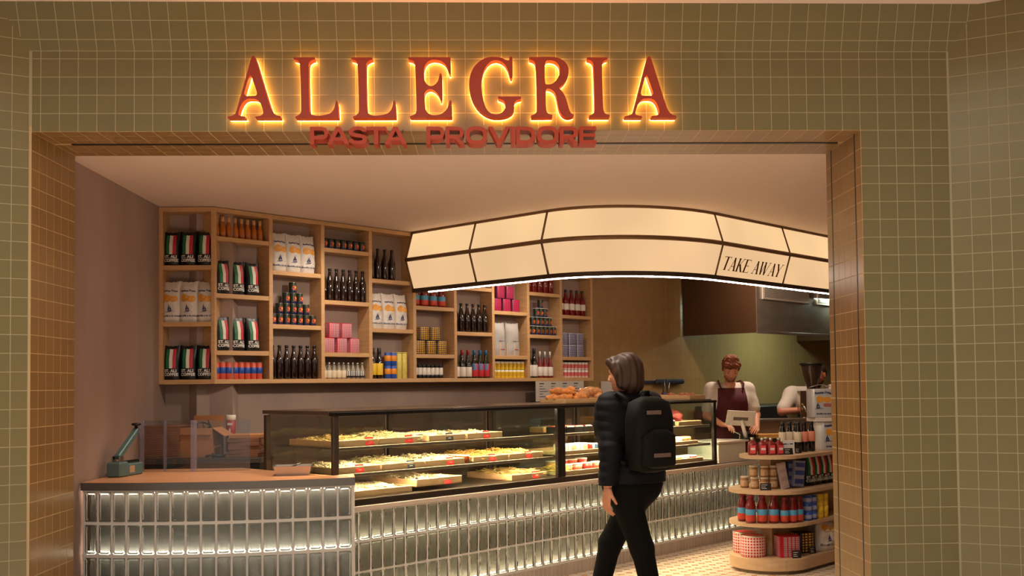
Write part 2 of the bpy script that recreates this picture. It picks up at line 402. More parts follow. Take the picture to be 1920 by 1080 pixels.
# reveals: jambs and soffit
yy = [(k * .1, k * .1 + .1) for k in range(6)]
mb = MB(); mb.box(XL - .06, XL, YF + .002, YB - .002, 0, ZS + .05); jl = struct('trim_2', mb, M_GROUT_LIT)
lay_tiles(jl, (XL, YF, 0), (0, 1, 0), (0, 0, 1), [(*y, *z) for z in pz[::-1] for y in yy], M_TILE_LIT)
mb = MB(); mb.box(XR, XR + .06, YF + .002, YB - .002, 0, ZS + .05)
jr = struct('trim_3', mb, M_GROUT_LIT)
ry = [(.0, .088), (.106, .2), (.2, .3), (.3, .4), (.4, .494), (.512, .6)]
lay_tiles(jr, (XR, YB, 0), (0, -1, 0), (0, 0, 1), [(*y, *z) for z in pz[::-1] for y in ry], M_TILE_LIT)
mb = MB()
for y in (YB - .097, YB - .503): mb.box(XR - .002, XR + .01, y - .007, y + .007, 0, ZS)
mb.build('shutter_track', M_DARK, jr, kind='stuff')
mb = MB(); mb.box(XL, XR, YF + .002, YB - .002, ZS, ZS + .06); so = struct('trim_4', mb, M_GROUT_LIT)
lay_tiles(so, (0, YF, ZS), (1, 0, 0), (0, -1, 0), [(x0, x1, -b, -a) for a, b in ((0, .1), (.1, .2), (.2, .285), (.315, .4), (.4, .5), (.5, .6)) for x0, x1 in cuts(XL, XR, XR)], M_TILE_LIT)
mb = MB(); mb.box(XL + .1, XR - .03, YF + .287, YF + .313, ZS - .004, ZS + .02); mb.build('shutter_slot', M_DARK, so)
# mall ceiling edge and floors
mb = MB(); mb.box(-4.5, 4.5, 4.2, 5.70, 3.617, 3.8); struct('ceiling_mall', mb, mat('mall_ceiling', (244, 222, 214), .9))
mb = MB(); mb.box(-6, 7, 5.7, 17.5, -.12, -.008); fl = struct('floor', mb, mat('floor_grout', (196, 178, 150), .7))
mb = MB(); mb.box(-9, 9, -8, 5.7, -.12, -.008); struct('floor_mall', mb, mat('mall_floor', (214, 200, 184), .5))
# shop shell
mb = MB(); mb.box(-2.7, 6.3, YB - .003, 17.3, ZC, ZC + .1); struct('ceiling', mb, M_CEIL)
mb = MB(); mb.box(-2.72, -2.52, YB, 8.45, 0, ZC); struct('wall_west', mb, M_PLASTER)
mb = MB(); mb.box(-2.72, -2.0, 8.275, 8.45, 0, ZC)
mb.M = Matrix.Rotation(R45, 4, 'Z'); mb.box(4.2, 8.815, 7.392, 7.55, 0, ZC)
struct('wall_back', mb, M_PLASTER)
mb = MB(); mb.M = Matrix.Rotation(R45, 4, 'Z'); mb.box(8.815, 16.6, 7.398, 7.55, 0, ZC)
wt = struct('wall_kitchen', mb, mat('kitchen_grout', (158, 128, 82), .8))
M_KT = mat('kitchen_tile', (164, 130, 84), .3, rnd=.06, noise=.05, nscale=7)
kc = [(a, b, *z) for a, b in cuts(8.83, 16.0, 8.83) for z in cuts(.9, 2.9, .9)]
near = [c for c in kc if c[0] < 12 and 1.2 < c[2] < 2.35]; near = near[:300]; ids = set(map(id, near))
lay_tiles(wt, (-7.398 * S2, 7.398 * S2, 0), (S2, S2, 0), (0, 0, 1), near + [c for c in kc if id(c) not in ids], M_KT)
mb = MB(); mb.box(6.1, 6.3, YB, 17.3, 0, ZC); mb.box(XSP + .3, 6.3, YB - .1, YB, 0, ZC); struct('wall_east', mb, M_PLASTER)
# floor tiles of the shop: pale octagons with small tan lozenges between them
M_FT = mat('floor_tile', (212, 194, 172), .35, rnd=.05, noise=.04, nscale=6); M_FD = mat('floor_dot', (180, 128, 72), .4, rnd=.08)
P_ = .105
def ngon(c, r, n, z, rot): return [(c[0] + r * math.cos(rot + 2 * PI * k / n), c[1] + r * math.sin(rot + 2 * PI * k / n), z) for k in range(n)]
def oct_pts(c, z, q=.0): 
    h = P_ - .0015 - q; e = h * .62
    return [(c[0] + x, c[1] + y, z) for x, y in ((h / 2, -e / 2), (h / 2, e / 2), (e / 2, h / 2), (-e / 2, h / 2), (-h / 2, e / 2), (-h / 2, -e / 2), (-e / 2, -h / 2), (e / 2, -h / 2))]
def dot_pts(c, z, q=.0):
    h = .031 - q
    return [(c[0] + h, c[1], z), (c[0], c[1] + h, z), (c[0] - h, c[1], z), (c[0], c[1] - h, z)]
def slab(mb, fn, c, m):
    t, o = fn(c, 0., .004), fn(c, -.007); mb.face(t, m)
    for k in range(len(t)): mb.face([o[k], o[(k + 1) % len(t)], t[(k + 1) % len(t)], t[k]], m)
mo = MB(); slab(mo, oct_pts, (0, 0), 0); mo = mo.mesh('floor_tile', M_FT); md = MB(); slab(md, dot_pts, (0, 0), 0); md = md.mesh('floor_dot', M_FD)
cand = []; rs = MB()
for i in range(-10, 130):
    for j in range(-80, 90):
        x, y = .3 + i * P_ * S2 - j * P_ * S2, 6.6 + i * P_ * S2 + j * P_ * S2
        u = (y - x) * S2
        if y < 6.36 or y > 11.2 or u > 5.62 or x < -2.5 or x > 3.6: continue
        vis = y > 7.55 and .3 < x < 2.35 and y < 10.2
        cand.append((0 if vis else 1, y, x, i, j))
cand.sort(); no = nd = 0
for v, y, x, i, j in cand:
    if v == 0 and no < 290: link('floor_tile', mo, fl, loc=(x, y, 0)); no += 1
    else: slab(rs, oct_pts, (x, y), 0)
    c = (x, y + P_ * S2)
    if v == 0 and nd < 290: link('floor_inset', md, fl, loc=(*c, 0)); nd += 1
    else: slab(rs, dot_pts, c, 1)
rs.M = Matrix.Identity(4)
rs.build('outer_floor_tiles', [M_FT, M_FD], fl, kind='stuff')

# ------------------------------------------------------------------ illuminated sign
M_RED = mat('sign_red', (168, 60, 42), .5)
M_RED_LIT = mat('sign_red_lit', (196, 84, 50), .5)  # letter sides lighter: light from the halo painted into their colour
M_HALO = mat_emit('sign_halo', (255, 172, 80), 24.)
def soften(pts, ang=48, it=2):
    for _ in range(it):
        out = []; n = len(pts)
        for k in range(n):
            a, b, c = (Vector(pts[k - 1]), Vector(pts[k]), Vector(pts[(k + 1) % n])); d1, d2 = b - a, c - b
            if d1.length < 1e-6 or d2.length < 1e-6: continue
            t = abs(math.degrees(d1.angle_signed(d2, 0)))
            if t > ang: out.append(tuple(b))
            else: out.append(tuple(b.lerp(a, .25))); out.append(tuple(b.lerp(c, .25)))
        pts = out
    return pts
GL = {}
GL['A'] = (0, 394, [(380, 112), (408, 112), (425, 138), (618, 800), (655, 870), (700, 908), (752, 918), (756, 945), (425, 945), (412, 930), (430, 922), (490, 915), (522, 890), (525, 850), (490, 740), (440, 692), (375, 683), (295, 690), (235, 760), (195, 880), (205, 905), (250, 920), (285, 925), (290, 945), (60, 945), (52, 930), (90, 918), (150, 900), (175, 850), (365, 140)],
           [[(355, 352), (366, 372), (445, 600), (440, 632), (420, 650), (300, 650), (280, 632), (275, 600), (345, 372)]])
GL['L'] = (0, 1080, [(940, 128), (1218, 128), (1228, 155), (1190, 165), (1150, 190), (1137, 240), (1145, 830), (1160, 880), (1200, 908), (1270, 915), (1360, 905), (1430, 880), (1475, 830), (1492, 760), (1495, 722), (1508, 706), (1522, 718), (1530, 800), (1535, 945), (965, 945), (958, 930), (975, 918), (1010, 905), (1038, 870), (1042, 820), (1030, 240), (1015, 185), (985, 165), (945, 155)], [])
GL['E'] = (0, 1010, [(905, 125), (1470, 125), (1473, 350), (1462, 360), (1450, 350), (1435, 300), (1410, 230), (1350, 175), (1270, 158), (1200, 165), (1150, 200), (1120, 260), (1112, 330), (1118, 430), (1140, 480), (1180, 512), (1215, 518), (1260, 500), (1300, 450), (1318, 390), (1320, 357), (1335, 342), (1350, 357), (1357, 400), (1357, 700), (1348, 718), (1335, 718), (1328, 700), (1318, 660), (1280, 600), (1230, 562), (1190, 555), (1150, 570), (1122, 610), (1118, 660), (1122, 760), (1130, 830), (1160, 880), (1210, 907), (1270, 910), (1340, 895), (1400, 850), (1435, 790), (1447, 730), (1460, 706), (1478, 718), (1485, 800), (1485, 942), (925, 942), (918, 925), (940, 915), (980, 905), (1010, 870), (1013, 820), (1000, 230), (985, 185), (955, 165), (910, 155)], [])
GL['G'] = (0, 490, [(690, 118), (725, 118), (730, 140), (730, 395), (720, 415), (702, 415), (690, 390), (670, 300), (620, 210), (550, 168), (490, 165), (430, 185), (370, 250), (330, 340), (312, 450), (315, 600), (335, 720), (370, 820), (420, 880), (480, 898), (540, 895), (590, 870), (620, 830), (630, 790), (622, 740), (600, 710), (560, 695), (530, 682), (528, 658), (838, 656), (840, 690), (800, 697), (760, 720), (745, 760), (745, 850), (720, 890), (650, 930), (560, 945), (480, 947), (390, 925), (300, 870), (220, 780), (165, 660), (142, 530), (150, 400), (185, 300), (240, 220), (320, 155), (410, 122), (480, 117), (560, 125), (620, 150), (660, 172), (684, 166)], [])
GL['R'] = (0, 1110, [(960, 122), (1260, 118), (1340, 128), (1420, 165), (1475, 230), (1492, 310), (1475, 400), (1430, 480), (1350, 540), (1400, 590), (1440, 660), (1470, 760), (1490, 850), (1520, 890), (1550, 905), (1548, 925), (1500, 945), (1440, 942), (1390, 910), (1350, 840), (1330, 740), (1315, 650), (1290, 590), (1240, 555), (1195, 548), (1175, 570), (1175, 800), (1185, 870), (1215, 895), (1262, 905), (1258, 942), (975, 945), (975, 912), (1020, 900), (1048, 870), (1055, 820), (1052, 400), (1045, 230), (1030, 185), (1000, 165), (960, 155)],
           [[(1185, 175), (1220, 165), (1280, 170), (1340, 205), (1368, 270), (1365, 350), (1330, 430), (1270, 485), (1210, 497), (1175, 490), (1165, 440), (1165, 240)]])
GL['I'] = (0, 438, [(300, 125), (577, 125), (577, 150), (545, 160), (510, 190), (497, 240), (505, 800), (518, 870), (550, 900), (598, 908), (590, 942), (320, 942), (318, 915), (350, 905), (385, 880), (398, 830), (388, 240), (375, 190), (345, 165), (298, 155)], [])
SG = .333 / 820            # metres per drawing unit
sign = thing('illuminated_sign', 'large red serif letters ALLEGRIA with glowing warm halo above the entrance', 'sign', (0, YF, 2.982))
# letters in order with the x of each one's reference stroke (metres)
LX = [('A', -1.256), ('L', -.984), ('L', -.674), ('E', -.3805), ('G', .046), ('R', .296), ('I', .607), ('A', .891)]
for ch, x in LX:
    _, rx, outl, holes = GL[ch]
    cv = lambda l: [((px - rx) * SG + x, (945 - pz_) * SG) for px, pz_ in l]
    o_, h_ = soften(cv(outl)), [soften(cv(h), 60) for h in holes]
    mb = MB(); mb.prism(o_, -.083, -.024, h_, 0, 1); lt = mb.build('letter', [M_RED, M_RED_LIT], sign)
    mb = MB(); mb.prism(o_, -.024, -.009, h_, 0); mb.build('halo_back', M_HALO, lt)
# second line, extended bold sans
sub = thing('letter_sign', 'smaller red raised capitals PASTA PROVIDORE hanging below the illuminated sign', 'sign', (0, YF, 2.832))
M_RED2 = mat('sign_red_lower', (176, 60, 32), .5)
def sans(ch):
    """wide grotesque capitals in a box 0..w, 0..1; returns list of (outline, holes)"""
    t = .21
    def ring(w, n=28, e=2.6):
        f = lambda a, rx, rz: (w / 2 + rx * math.copysign(abs(math.cos(a)) ** (2 / e), math.cos(a)), .5 + rz * math.copysign(abs(math.sin(a)) ** (2 / e), math.sin(a)))
        return [f(2 * PI * k / n, w / 2, .52) for k in range(n)], [f(2 * PI * k / n, w / 2 - t * 1.15, .52 - t) for k in range(n)]
    if ch == 'O': o, h = ring(1.25); return 1.25, [(o, [h])]
    if ch == 'I': return .23, [([(0, 0), (.23, 0), (.23, 1), (0, 1)], [])]
    if ch == 'T': return 1.12, [([(0, 1), (0, .8), (.44, .8), (.44, 0), (.68, 0), (.68, .8), (1.12, .8), (1.12, 1)], [])]
    if ch == 'V': return 1.25, [([(0, 1), (.5, 0), (.75, 0), (1.25, 1), (.99, 1), (.625, .26), (.26, 1)], [])]
    if ch == 'A': return 1.25, [([(0, 0), (.49, 1), (.76, 1), (1.25, 0), (1.0, 0), (.9, .2), (.35, .2), (.25, 0)], [[(.44, .39), (.81, .39), (.625, .77)]])]
    if ch == 'E': return .98, [([(0, 0), (.98, 0), (.98, .2), (.23, .2), (.23, .41), (.92, .41), (.92, .59), (.23, .59), (.23, .8), (.98, .8), (.98, 1), (0, 1)], [])]
    if ch == 'D': return 1.15, [([(0, 0), (.68, 0), (.95, .08), (1.1, .27), (1.15, .5), (1.1, .73), (.95, .92), (.68, 1), (0, 1)], [[(.23, .2), (.23, .8), (.64, .8), (.82, .72), (.9, .5), (.82, .28), (.64, .2)]])]
    if ch == 'P': return 1.05, [([(0, 0), (.23, 0), (.23, .28), (.72, .28), (.95, .37), (1.05, .64), (.95, .91), (.72, 1), (0, 1)], [[(.23, .48), (.23, .8), (.68, .8), (.79, .76), (.82, .64), (.79, .52), (.68, .48)]])]
    if ch == 'R': return 1.08, [([(0, 0), (.23, 0), (.23, .3), (.5, .3), (.79, 0), (1.08, 0), (.76, .32), (.96, .42), (1.05, .66), (.95, .91), (.72, 1), (0, 1)], [[(.23, .5), (.23, .8), (.68, .8), (.79, .76), (.82, .65), (.79, .54), (.68, .5)]])]
    if ch == 'S': return 1.1, [([(.02, .3), (.26, .3), (.34, .22), (.55, .19), (.78, .22), (.85, .29), (.78, .36), (.5, .4), (.2, .46), (.06, .56), (.03, .7), (.1, .88), (.3, .99), (.55, 1.02), (.82, .99), (1.0, .88), (1.06, .72), (.82, .72), (.74, .8), (.55, .83), (.36, .8), (.27, .72), (.34, .65), (.62, .6), (.92, .53), (1.06, .43), (1.09, .29), (1.02, .12), (.82, .01), (.55, -.02), (.26, .01), (.07, .12)], [])]
hgt = .094; words_ = [('PASTA', -.948, -.432), ('PROVIDORE', -.326, .592)]
for word, x0, x1 in words_:
    ws = [sans(ch)[0] for ch in word]; gap = ((x1 - x0) / hgt - sum(ws)) / (len(word) - 1); x = x0
    for ch, w in zip(word, ws):
        mb = MB()
        for o_, h_ in sans(ch)[1]: mb.prism([(x + a * hgt, b * hgt) for a, b in o_], -.115, -.012, [[(x + a * hgt, b * hgt) for a, b in h] for h in h_])
        mb.build('letter', M_RED2, sub); x += (w + gap) * hgt
for x in (-.9, -.66, -.46, -.28, .0, .2, .4, .57): mb = MB(); mb.tube([(x, -.02, .085), (x, -.012, .104), (x, .0, .104)], .0025, 5); mb.build('fixing_pin', M_DARK, sub)
# ------------------------------------------------------------------ shelving on the back wall
def build_shelves():
    # frontal bay in the corner
    t = .018
    r = thing('shelf_unit', 'narrow oak shelf bay in the corner holding coffee and chip bags', 'shelf', (-2.52, 8.113, 0))
    for x0, x1 in ((0, .03), (.394, .424)):
        mb = MB(); mb.bbox(x0, x1, 0, .16, 1.565, 2.925, .002); mb.build('upright', M_OAK, r)
    for z in (1.6, 2.042, 2.477, 2.925):
        mb = MB(); mb.bbox(.03, .394, 0, .16, z - .036, z, .002); mb.build('shelf_board', M_OAKH, r)
    r = thing('shelf_unit', 'long wall of open oak shelving packed with bottles, cans and tins', 'shelf', su(4.256, 7.227), R45)
    for i in range(10):
        mb = MB(); x = .506 * i; mb.bbox(x - (0 if i == 0 else t), x + t, 0, .163, 1.6, 2.89, .002); mb.build('upright', M_OAK, r)
    mb = MB(); mb.bbox(0, .506 * 9 + t, 0, .163, 1.565, 1.6, .002); mb.build('bottom_board', M_OAKH, r)
    mb = MB(); mb.bbox(0, .506 * 9 + t, 0, .163, 2.89, 2.925, .002); mb.build('top_board', M_OAKH, r)
    for i in range(9):
        for z in ((2.705, 2.263, 1.822) if i % 2 == 0 else (2.477, 2.042)):
            mb = MB(); mb.bbox(.506 * i + t, .506 * (i + 1) - t, .002, .163, z - .036, z, .002); mb.build('shelf_board', M_OAKH, r)
build_shelves()

# ------------------------------------------------------------------ packs, bottles and tins
NUM = ['no', 'one', 'two', 'three', 'four', 'five', 'six', 'seven', 'eight', 'nine', 'ten']
ORD = ['first', 'second', 'third', 'fourth', 'fifth', 'sixth', 'seventh', 'eighth', 'ninth', 'tenth']
COLW = ['leftmost column', 'second column', 'third column', 'fourth column', 'fifth column', 'sixth column', 'seventh column', 'eighth column', 'ninth column', 'tenth column']
def lab(i, n, desc, where):
    if n == 1: return f'{desc} {where}'
    return f'{ORD[i]} from left of {NUM[n]} {desc} {where}'

M_BLACKBAG = mat('black_foil', (14, 14, 16), .38); M_GREEN = mat('flag_green', (22, 110, 62), .45); M_WHITE = mat('flag_white', (226, 218, 208), .5); M_FRED = mat('flag_red', (190, 32, 46), .45)
M_PRINTW = mat('white_print', (225, 220, 212), .6); M_CHIPW = mat('chip_bag_white', (214, 204, 196), .4, noise=.05, nscale=14, bump=.5, bscale=22); M_CHIPO = mat('chip_print_orange', (220, 150, 48), .5); M_NAVY = mat('boat_navy', (30, 36, 92), .5)
def pouch(w, h, dep, top=.12, nu=10, nv=12, seed=0, wr=.004, taper=0.):
    r = random.Random(seed); ph = [r.uniform(0, 6.28) for _ in range(6)]
    def D(x, z):
        a = max(0., 1 - abs(2 * x / w) ** 2.6) ** .6; q = z / h
        b = min(1., (1 - q) / (top * 2.6)) ** .75 if q < 1 else 0.
        b *= min(1., .72 + q * 2.2)
        return dep / 2 * a * b + a * wr * (math.sin(38 * x + 21 * z + ph[0]) + .7 * math.sin(63 * z - 30 * x + ph[1])) * b + .0025
    def W(z): q = z / h; return 1 - taper * q * q + .02 * math.sin(q * 7 + ph[2]) - .05 * math.exp(-((q - .93) / .06) ** 2)
    def E(x, z): return h * (.035 * abs(2 * x / w) ** 2 + .012 * math.sin(24 * x / w + ph[3])) * max(0., z / h - .55) / .45
    def build(name, m, parent):
        mb = MB()
        mb.grid(lambda u, v: ((u - .5) * w * W(v * h), -D((u - .5) * w, v * h), v * h + E((u - .5) * w, v * h)), nu, nv)
        mb.grid(lambda u, v: ((.5 - u) * w * W(v * h), D((u - .5) * w, v * h), v * h + E((.5 - u) * w, v * h)), nu, nv)
        k = len(mb.v) // 2
        for e in range(nv):                                   # join the two side seams
            a, b = e * (nu + 1), (e + 1) * (nu + 1); mb.poly([a, k + a + nu, k + b + nu, b][::-1], 0, True); mb.poly([a + nu, k + a, k + b, b + nu], 0, True)
        mb.face([((i / nu - .5) * w * W(0), -D((i / nu - .5) * w, 0), 0) for i in range(nu + 1)][::-1] + [((i / nu - .5) * w * W(0), D((i / nu - .5) * w, 0), 0) for i in range(nu + 1)])
        return mb.build(name, m, parent)
    F = lambda x, z, e=.0015: (x * W(z), -D(x, z) - e, z + E(x, z))
    return build, F
def strip(mb, F, x0, x1, z0, z1, m=0, n=7, e=.0015):
    mb.grid(lambda u, v: F(x0 + (x1 - x0) * u, z0 + (z1 - z0) * v, e), 2, n, m)
def blob(mb, F, cx, cz, rx, rz, m=0, n=14, seed=1, e=.0016):
    r = random.Random(seed); k = [r.uniform(.85, 1.12) for _ in range(n)]; i0 = len(mb.v); mb.v.append(tuple(mb.M @ Vector(F(cx, cz, e))))
    for j in range(n): a = 2 * PI * j / n; mb.v.append(tuple(mb.M @ Vector(F(cx + rx * math.cos(a) * k[j], cz + rz * math.sin(a) * k[j], e))))
    for j in range(n): mb.poly([i0, i0 + 1 + j, i0 + 1 + (j + 1) % n], m, True)

def make_coffee():
    r = thing('coffee_bag', '', 'bag'); b, F = pouch(.128, .258, .078, .16, seed=3, wr=.0018); b('bag_body', M_BLACKBAG, r)
    mb = MB(); strip(mb, F, -.038, -.013, .088, .235, 0); strip(mb, F, -.013, .012, .088, .235, 1); strip(mb, F, .012, .037, .088, .235, 2); mb.build('flag_stripes', [M_GREEN, M_WHITE, M_FRED], r, kind='stuff')
    mb = MB(); add_text(mb, 'ST. ALI', .031, lambda x, z: F(x - .004, z + .058, .002), bold=.0012, sx=1.02); add_text(mb, 'COFFEE', .031, lambda x, z: F(x, z + .030, .002), bold=.0012, sx=.98); mb.build('lettering', M_PRINTW, r, kind='stuff')
    return r
def boat(mb, F, cx, cz, s, m=0):
    for poly in ([(-.35, .05), (.42, .05), (.3, -.1), (-.22, -.1)], [(-.05, .1), (-.02, .95), (-.3, .12)], [(.02, .12), (.02, .72), (.3, .14)], [(-.5, -.16), (.8, -.13), (.8, -.18), (-.5, -.22)]):
        mb.face([F(cx + x * s, cz + z * s, .0022) for x, z in poly], m)
def make_chips(w=.152, h=.31, dep=.1, seed=5):
    r = thing('chip_bag', '', 'bag'); b, F = pouch(w, h, dep, .13, seed=seed, wr=.0055, taper=.05); b('bag_body', M_CHIPW, r)
    k = w / .152
    mb = MB(); blob(mb, F, -.022 * k, .185, .034 * k, .03, 0, seed=2); blob(mb, F, .028 * k, .178, .033 * k, .027, 0, seed=4); mb.build('chip_print', M_CHIPO, r, kind='stuff')
    mb = MB(); boat(mb, F, -.005, .088, .055); add_text(mb, 'Patatas Fritas', .021 * k, lambda x, z: F(x, z + .236 - 2.2 * x * x, .0022), bold=.0006)
    add_text(mb, 'Bonilla a la vista', .021 * k, lambda x, z: F(x, z + .042, .0022), shear=.2, bold=.0004); mb.build('lettering', M_NAVY, r, kind='stuff')
    return r
def lathed(name, cat, parts, seg=12):
    """parts: (part name, [(r,z)..], material(s), optional superellipse)"""
    def f():
        r = thing(name, '', cat)
        for p in parts:
            mb = MB(); mb.lathe(p[1], p[3] if len(p) > 3 and isinstance(p[3], int) else seg, 0, sq=p[4] if len(p) > 4 else None); mb.build(p[0], p[2], r)
        return r
    return f
G_AMBER = mat('amber_glass', (178, 96, 18), .12, coat=.3); G_BROWN = mat('brown_glass', (34, 17, 13), .12, coat=.4); G_GREEN = mat('green_glass', (20, 28, 16), .12, coat=.4); G_BLACK = mat('black_glass', (16, 12, 12), .12, coat=.4)
G_RED = mat('red_sauce', (108, 17, 15), .15, coat=.3); G_ROSE = mat('red_liquid', (112, 20, 22), .15, coat=.3); G_CLEAR = mat('pale_glass', (150, 138, 122), .15, coat=.3)
M_CORK = mat('cork', (206, 150, 92), .8); M_CAPB = mat('black_cap', (16, 15, 15), .4); M_CAPR = mat('red_cap', (134, 24, 24), .4); M_CAPBL = mat('blue_cap', (34, 92, 140), .4); M_TINLID = mat('tin_lid', (196, 190, 176), .3, metal=.8)
M_LCREAM = mat('cream_label', (214, 196, 170), .6); M_LYEL = mat('yellow_label', (226, 184, 40), .6); M_LWHITE = mat('white_label', (220, 208, 198), .6); M_LBLUE = mat('blue_label', (70, 140, 176), .5); M_LPINK = mat('salmon_label', (226, 138, 110), .6); M_PAPERW = mat('paper_white', (226, 220, 214), .7)
M_CANG = mat('can_dark_green', (30, 40, 22), .35); M_TOM = mat('tomato_print', (190, 62, 40), .4); M_TOMY = mat('tomato_yellow', (240, 170, 60), .4); M_CANBL = mat('can_navy', (24, 30, 74), .35); M_CANR = mat('can_coral', (214, 88, 66), .4); M_CANSKY = mat('can_blue', (40, 80, 168), .38); M_ORANGE = mat('orange_print', (232, 142, 40), .45)
def cyl(r, z0, z1, b=.002): return [(r - b, z0), (r, z0 + b), (r, z1 - b), (r - b, z1)]

def make_tomcan():
    r = thing('tomato_can', '', 'can'); R_ = .031
    mb = MB(); mb.lathe([(.028, 0), (R_, .002), (R_, .018), (R_, .068), (R_, .086), (.029, .088), (.028, .085)], 14, 0, mf=[2, 1, 0, 0, 2, 2]); mb.build('can_body', [M_CANG, M_CANBL, M_TINLID], r)
    F = lambda x, z, e: ((R_ + e) * math.sin(x / R_), -(R_ + e) * math.cos(x / R_), z)
    mb = MB(); blob(mb, F, .002, .04, .021, .021, 0, 12, e=.0006); blob(mb, F, .01, .044, .008, .009, 1, 8, e=.0012); mb.build('fruit_print', [M_TOM, M_TOMY], r, kind='stuff'); return r  # fruit printed in red with a yellow part
def bottle(name, glass, R_, h, neck=.012, sh=.56, cap=None, caph=.02, label=None, lz=(.1, .42), capr=None, seg=12):
    def f():
        r = thing(name, '', 'bottle')
        mb = MB(); mb.lathe([(R_ * .86, 0), (R_, .006), (R_, h * sh), (R_ * .8, h * (sh + .07)), (neck * 1.25, h * (sh + .19)), (neck, h * .9), (neck * .96, h - .002)], seg); mb.build('bottle_body', glass, r)
        if cap: mb = MB(); cr = capr or neck * 1.18; mb.lathe(cyl(cr, h - caph, h + .004, .0015), seg); mb.build('cap', cap, r)
        if label:
            mb = MB(); mb.lathe([(R_ + .0008, h * lz[0]), (R_ + .0012, h * lz[0] + .001), (R_ + .0012, h * lz[1]), (R_ + .0005, h * lz[1] + .001)], seg); mb.build('label_band', label, r)
        return r
    return f
def tin(name, m_print, m_side, w=.118, d=.09, h=.126, lid=None):
    def f():
        r = thing(name, '', 'tin')
        mb = MB(); mb.lathe([(.97, 0), (1, .003), (1, h - .003), (.97, h)], 24, 0, sq=(4.5, w / 2, d / 2), mf=[1, 0, 1]); mb.build('tin_body', [m_print, m_side], r)
        mb = MB(); mb.box(-w / 2 - .0012, -w / 2 + .02, -d / 2 + .006, -d / 2 - .0012 + .006 + .002, .004, h - .004); mb.build('side_seam', m_side, r)
        return r
    return f
def mini(name, body, lid, band, dots, R_=.028, h=.082):
    def f():
        mb = MB(); mb.lathe([(R_ - .002, 0), (R_, .003), (R_, .02), (R_, h - .022), (R_ * .96, h - .016), (R_ * .92, h - .014), (R_ * .92, h - .001), (R_ * .86, h)], 12, 0, mf=[0, 0, 2, 0, 1, 1, 1])
        o = mb.build(name, [body, lid, band]); o['category'] = 'can'; return o
    return f
CK = lambda n, a, b, sx, sz, w=.5: mat_check(n, a, b, sx, sz, w)
